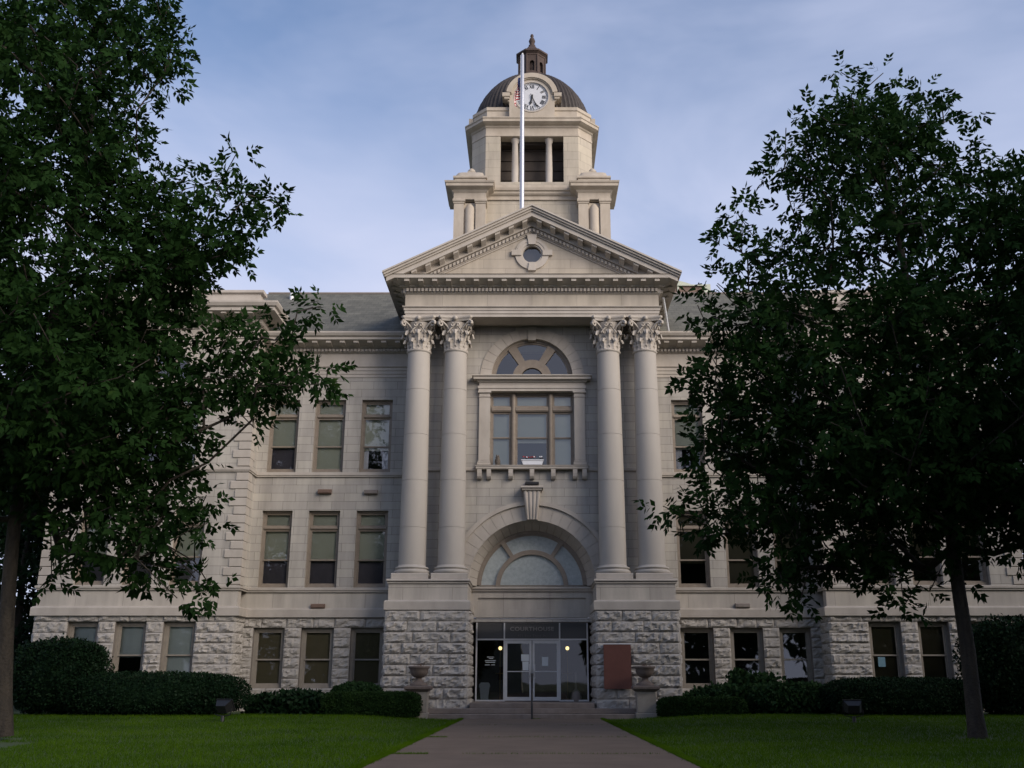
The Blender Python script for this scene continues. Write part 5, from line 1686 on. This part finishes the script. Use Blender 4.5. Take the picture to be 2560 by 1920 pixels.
    for c, rr in zip(cl, cr):
        m_ = max(6, int(sprays * (rr / .6) ** 1.6 * rnd.uniform(.7, 1.2)))
        d = nr.normal(size=(m_, 3)); d /= np.linalg.norm(d, axis=1)[:, None]
        r_ = rr * nr.random(m_)[:, None] ** .55
        off = d * r_ * np.array([1.0, 1.0, .68])
        A = d * .9 + nr.normal(size=(m_, 3)) * .45
        A[:, 2] -= .15
        A /= np.linalg.norm(A, axis=1)[:, None]
        Ps.append(np.array(c - base) + off); As.append(A)
    q = compound_leaves(np.concatenate(Ps), np.concatenate(As), nr, L)
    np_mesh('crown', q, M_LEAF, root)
    return root

LEFT = [(-260, -60), (395, -60), (388, 20), (412, 90), (408, 160), (378, 235), (330, 240), (340, 300), (352, 345), (405, 325), (440, 340), (505, 318), (527, 345), (520, 398), (580, 402), (612, 410),
        (642, 432), (622, 470), (590, 505), (545, 535), (510, 595), (500, 625), (470, 640), (490, 660), (560, 680), (615, 655), (690, 642), (702, 668), (650, 722), (600, 735), (690, 790), (745, 812),
        (742, 848), (690, 860), (600, 885), (575, 900), (560, 945), (535, 952), (505, 905), (475, 925), (465, 975), (495, 1020), (440, 1030), (465, 1085), (410, 1095), (440, 1115), (486, 1130), (482, 1162),
        (420, 1180), (455, 1225), (482, 1295), (440, 1280), (388, 1308), (360, 1270), (285, 1288), (250, 1255), (180, 1230), (110, 1255), (92, 1225), (85, 1150), (20, 1120), (-260, 1180)]
RIGHT = [(1790, 140), (1815, 112), (1835, 160), (1870, 175), (1885, 128), (1935, 138), (1950, 185), (1990, 160), (2042, 185), (2050, 250), (2110, 225), (2125, 262), (2115, 310), (2190, 285), (2210, 320),
         (2420, 380), (2560, 700), (2560, 1150), (2350, 1260), (2215, 1255), (2160, 1225), (2105, 1262), (2030, 1240), (2005, 1330), (1965, 1365), (1930, 1300), (1900, 1290), (1850, 1250), (1790, 1255), (1750, 1310), (1700, 1290),
         (1650, 1295), (1635, 1230), (1640, 1175), (1560, 1175), (1520, 1200), (1480, 1180), (1490, 1150), (1420, 1112), (1422, 1085), (1462, 1065), (1500, 1072), (1500, 1010), (1475, 985), (1500, 930), (1515, 880), (1465, 838), (1480, 800), (1520, 790), (1500, 735),
         (1525, 715), (1478, 664), (1520, 648), (1540, 585), (1575, 560), (1560, 500), (1580, 448), (1620, 440), (1645, 480), (1700, 480), (1660, 420), (1655, 360), (1700, 340), (1688, 290), (1720, 250), (1695, 205), (1735, 190), (1755, 215), (1790, 190)]
YR = -14.75
trR = [(9.62, YR, -.05)] + [tuple(W3(u, v, YR)) for u, v in ((2104, 1530), (2090, 1400), (2073, 1290), (2058, 1180), (2042, 1050), (2020, 900), (1998, 770), (1972, 655), (1955, 590), (1938, 487), (1915, 420), (1905, 340), (1900, 270))]
ash_tree('broad dark green ash tree on the right lawn with a bare leaning lower trunk', trR, RIGHT, YR, 5, 470,
         gaps=((1965, 395, 40, 22), (1880, 600, 60, 28), (1600, 610, 48, 22), (1800, 640, 40, 26), (2000, 560, 30, 30), (2150, 600, 26, 34), (1690, 545, 25, 20), (2010, 690, 30, 22), (1760, 960, 26, 18), (1870, 860, 22, 18), (1790, 1120, 25, 22), (1985, 1180, 24, 30), (2150, 1180, 50, 30), (1610, 860, 26, 14), (1750, 730, 24, 14), (1950, 850, 22, 14), (1830, 480, 26, 16), (2060, 430, 26, 16)),
         extra=((1820, 152, 25), (1840, 195, 30), (1905, 152, 25), (2010, 195, 30), (1740, 222, 30), (1705, 272, 25), (1690, 380, 40), (1600, 470, 40), (1572, 520, 22), (1600, 560, 34), (1545, 620, 32), (1515, 668, 26), (1560, 690, 40), (1535, 780, 38),
                (1492, 830, 18), (1540, 860, 38), (1535, 930, 32), (1515, 1000, 28), (1462, 1090, 28), (1438, 1100, 14), (1500, 1110, 30), (1560, 1140, 38), (1700, 1255, 38), (1730, 1292, 14), (1665, 1270, 18), (1960, 1315, 30), (1920, 1265, 30), (2100, 1235, 30), (1870, 250, 50), (1980, 270, 50)))
YL = -15.2
trL = [tuple(W3(6, 1592, YL))] + [tuple(W3(u, v, YL)) for u, v in ((8, 1500), (12, 1390), (20, 1250), (32, 1120), (62, 940), (98, 760), (130, 620), (158, 480), (176, 370), (196, 270), (212, 180), (225, 80), (232, -20))]
ash_tree('tall dark green ash tree at the left edge with long branches over the left wing', trL, LEFT, YL, 8, 520,
         gaps=((212, 85, 22, 34), (235, 160, 28, 26), (75, 290, 22, 30), (150, 300, 24, 14), (210, 500, 26, 26), (60, 520, 40, 20), (290, 520, 24, 14), (250, 640, 26, 16), (420, 680, 36, 14), (395, 745, 30, 16), (420, 790, 40, 18), (500, 880, 30, 18), (180, 1100, 18, 12), (430, 880, 40, 22), (120, 420, 26, 14), (40, 180, 26, 16), (300, 420, 22, 14), (330, 330, 20, 16), (430, 965, 34, 20), (400, 1092, 34, 14), (415, 1185, 34, 10), (330, 1150, 22, 12), (250, 1180, 26, 12), (470, 760, 34, 14), (540, 782, 22, 10), (280, 960, 14, 12), (95, 120, 22, 16), (20, 220, 20, 14), (150, 560, 14, 12)),
         extra=((480, 370, 40), (540, 440, 45), (600, 440, 30), (500, 520, 40), (450, 580, 40), (640, 680, 30), (680, 665, 18), (580, 720, 45), (640, 790, 40), (700, 820, 34), (620, 850, 34), (560, 830, 40), (520, 900, 28),
                (555, 925, 18), (450, 1000, 28), (440, 1080, 32), (450, 1140, 28), (430, 1245, 28), (465, 1282, 14), (330, 1255, 28), (382, 1288, 14), (140, 1205, 30), (360, 100, 40), (385, 180, 25), (300, 160, 40), (340, 40, 34)))

# the lawn's grass
def grass():
    rnd = np.random.default_rng(2)
    out = []
    def scatter(n, x0, x1, y0, y1, h):
        x = rnd.uniform(x0, x1, n); y = rnd.uniform(y0, y1, n)
        keep = np.abs(x) > 2.25 + .0115 * np.maximum(0, -3 - y) + .05 * np.sin(y * 3.1) + .04 * np.sin(y * 7.7)
        keep &= np.abs(x) < 3.0 + 0.62 * (y + CAM_D)
        keep &= y < -2.9
        keep &= np.hypot(x - 9.62, y - YR) > .40 + .12 * np.sin(6 * np.arctan2(y - YR, x - 9.62))
        keep &= np.hypot(x - trL[0][0], y - YL) > .45
        x, y = x[keep], y[keep]; n = len(x)
        z = np.array([hgt(a, b) for a, b in zip(x, y)])
        a = rnd.uniform(0, 2 * np.pi, n); w = rnd.uniform(.004, .009, n); hh = h * rnd.uniform(.5, 1.3, n)
        bx, by = rnd.normal(size=n) * .5 * hh, rnd.normal(size=n) * .5 * hh
        p0 = np.stack([x - np.cos(a) * w, y - np.sin(a) * w, z - .005], 1); p1 = np.stack([x + np.cos(a) * w, y + np.sin(a) * w, z - .005], 1)
        p2 = np.stack([x + bx, y + by, z + hh], 1)
        out.append(np.stack([p0, p1, p2], 1))
    scatter(90000, -10, 10, -22.5, -16, .055)
    scatter(110000, -16, 16, -16, -9, .06)
    scatter(90000, -22, 22, -9, -2.9, .065)
    # tufts overhanging the edges of the walk and in its joints
    for sx in (-1, 1):
        n = 16000; y = rnd.uniform(-22.5, -3, n); x = sx * (2.28 + .0115 * np.maximum(0, -3 - y) + np.abs(rnd.normal(size=n)) * .06)
        a = rnd.uniform(0, 6.28, n); hh = rnd.uniform(.03, .09, n)
        out.append(np.stack([np.stack([x - .006, y, 0 * x], 1), np.stack([x + .006, y, 0 * x], 1), np.stack([x - sx * rnd.uniform(-.02, .08, n), y + rnd.normal(size=n) * .03, hh], 1)], 1))
    for yj, xa, xb, n in ((-13.85, -2.4, -1.9, 300), (-19.17, -2.45, -1.8, 420), (-13.85, -1.2, 2.2, 160), (-19.17, -1.2, 2.2, 220), (-2.9, .0, .3, 90), (-7.6, -2.2, 2.2, 120)):
        x = rnd.uniform(xa, xb, n); y = yj + rnd.normal(size=n) * .025; hh = rnd.uniform(.03, .07, n)
        out.append(np.stack([np.stack([x - .006, y, 0 * x], 1), np.stack([x + .006, y, 0 * x], 1), np.stack([x + rnd.normal(size=n) * .02, y + rnd.normal(size=n) * .03, hh], 1)], 1))
    tag(np_mesh('grass', np.concatenate(out), M_GRASS), 'short green grass covering the lawn beside the walk', 'grass', kind='stuff')
grass()

# ---- trees beyond the building and behind the viewer (many added for shade), and the house opposite (seen in the door glass)
def far_tree(x, y, h, r, label, seed, group, mt=None, n=9000, leaf=.32, low=.15):
    nr = np.random.default_rng(seed); rnd = random.Random(seed)
    root = thing('broadleaf_tree', label, 'tree', (x, y, 0), group)
    MB().tube([(0, 0, -.1), (.1, .1, h * .3), (-.1, .2, h * .6), (.1, 0, h * .85)], [.035 * h * .6, .028 * h * .6, .018 * h * .6, .03], 8).build('trunk', M_BARK, root)
    blobs = [(Vector((rnd.uniform(-.6, .6) * r, rnd.uniform(-.6, .6) * r, h * (low + (1 - low) * rnd.random() ** .8))), r * rnd.uniform(.28, .5)) for k in range(34)]
    cs = []
    per = n // len(blobs)
    for c, br in blobs:
        zf = (c.z / h - low) / (1 - low); sc = .55 + .9 * math.sin(math.pi * min(1, max(.08, zf)) ** .8)
        c = Vector((c.x * sc, c.y * sc, min(c.z, h - br * .6)))
        d = nr.normal(size=(per, 3)); d /= np.linalg.norm(d, axis=1)[:, None]
        cs.append(np.array(c) + d * br * nr.random(per)[:, None] ** .4)
    P = np.concatenate(cs); m_ = len(P)
    t = nr.normal(size=(m_, 3)); t /= np.linalg.norm(t, axis=1)[:, None]
    s_ = np.cross(t, nr.normal(size=(m_, 3))); s_ /= np.linalg.norm(s_, axis=1)[:, None]
    L = leaf * nr.uniform(.6, 1.3, m_)[:, None]
    q = np.stack([P, P + t * L * .45 + s_ * L * .3, P + t * L, P + t * L * .45 - s_ * L * .3], 1)
    np_mesh('crown', q, mt or M_LEAFBG, root)
    return root
far_tree(-21.2, 4.5, 10.5, 2.6, 'dark dense tree in the gap left of the building, behind the tree trunk', 31, 'trees beside the building', M_YEW, 14000, .26, .02)
far_tree(-25.5, 9.0, 13.0, 4.5, 'tall dark tree at the left edge beyond the corner of the building', 32, 'trees beside the building', M_LEAFBG, 12000, .3, .03)
far_tree(23.6, 8.0, 9.5, 3.6, 'lighter green tree at the right edge beyond the corner of the building', 33, 'trees beside the building', M_SHRUB, 12000, .28, .04)

row = [(-44, -74, 13, 5), (-29, -71, 12, 5.5), (-19, -72, 12.5, 5), (-8.5, -70, 12, 4.0), (7.4, -58, 8.5, 2.4), (23, -74, 16, 5.5), (33, -68, 18, 7), (45, -60, 18, 7), (55, -50, 18, 7), (52, -36, 17, 6.5), (44, -28, 13, 5), (-17, -50, 11, 4.5), (16, -49, 12.5, 5), (27, -43, 16, 6), (-30, -43, 15, 5.5), (38, -47, 18, 7), (-38, -57, 15, 6), (14, -84, 17, 7), (64, -30, 17, 7)]  # some mirrored in the glass; the rest unseen, added to block low light
labs = 'first second third fourth fifth sixth seventh eighth ninth tenth eleventh twelfth thirteenth fourteenth fifteenth sixteenth seventeenth eighteenth nineteenth twentieth'.split()
for i, (x, y, h_, r_) in enumerate(row):
    far_tree(x, y, h_, r_, 'street tree behind the viewer, in a row filled out to block low sun, the %s of the planting' % labs[i], 50 + i, 'street trees across the road', M_LEAFBG, 6500, .75, .05)
for i, (x, y, h_, r_) in enumerate([(20, -25, 17, 6), (31, -21, 17.5, 6.5), (42, -17, 17, 6.5), (24, -34, 17, 6)]):  # out of view, added to cast shade on the lower facade
    far_tree(x, y, h_, r_, 'unseen tree added right of the view to shade the front, the %s from the walk' % labs[i], 90 + i, 'unseen trees added for shade right of the view', M_LEAFBG, 9000, .62, .12)
hs = thing('opposite_house', 'pale two storey house across the street, mirrored in the door glass', 'house', (-10.2, -82, 0))
M_SIDING = ashlar('pale_siding', (.55, .56, .48), bw=6, rh=.2, z0=0, dark=.75, var=.02)
m = MB()
m.box(-9, 9, -5, 5, -.1, 7.2)
m.build('wall', M_SIDING, hs)
m = MB().add([(-9.6, -5.6, 7.1), (9.6, -5.6, 7.1), (9.6, 5.6, 7.1), (-9.6, 5.6, 7.1), (-6.5, 0, 10.6), (6.5, 0, 10.6)], [(3, 2, 1, 0), (0, 1, 5, 4), (1, 2, 5), (2, 3, 4, 5), (3, 0, 4)])
m.build('roof', M_SLATE, hs)
for k, (x, z) in enumerate([(x, z) for z in (1.2, 4.5) for x in (-7, -3.6, 0, 3.6, 7)]):
    m = MB().plate(rect(x - .6, x + .6, z, z + 1.7), [rect(x - .5, x + .5, z + .1, z + 1.6)], -5.0, -5.0); m = MB()
    m.box(x - .6, x + .6, 4.98, 5.06, z, z + 1.7)
    w = m.build('window', M_WHITE, hs)
    MB().box(x - .5, x + .5, 5.061, 5.07, z + .1, z + 1.6).build('pane', M_ROOM, w)
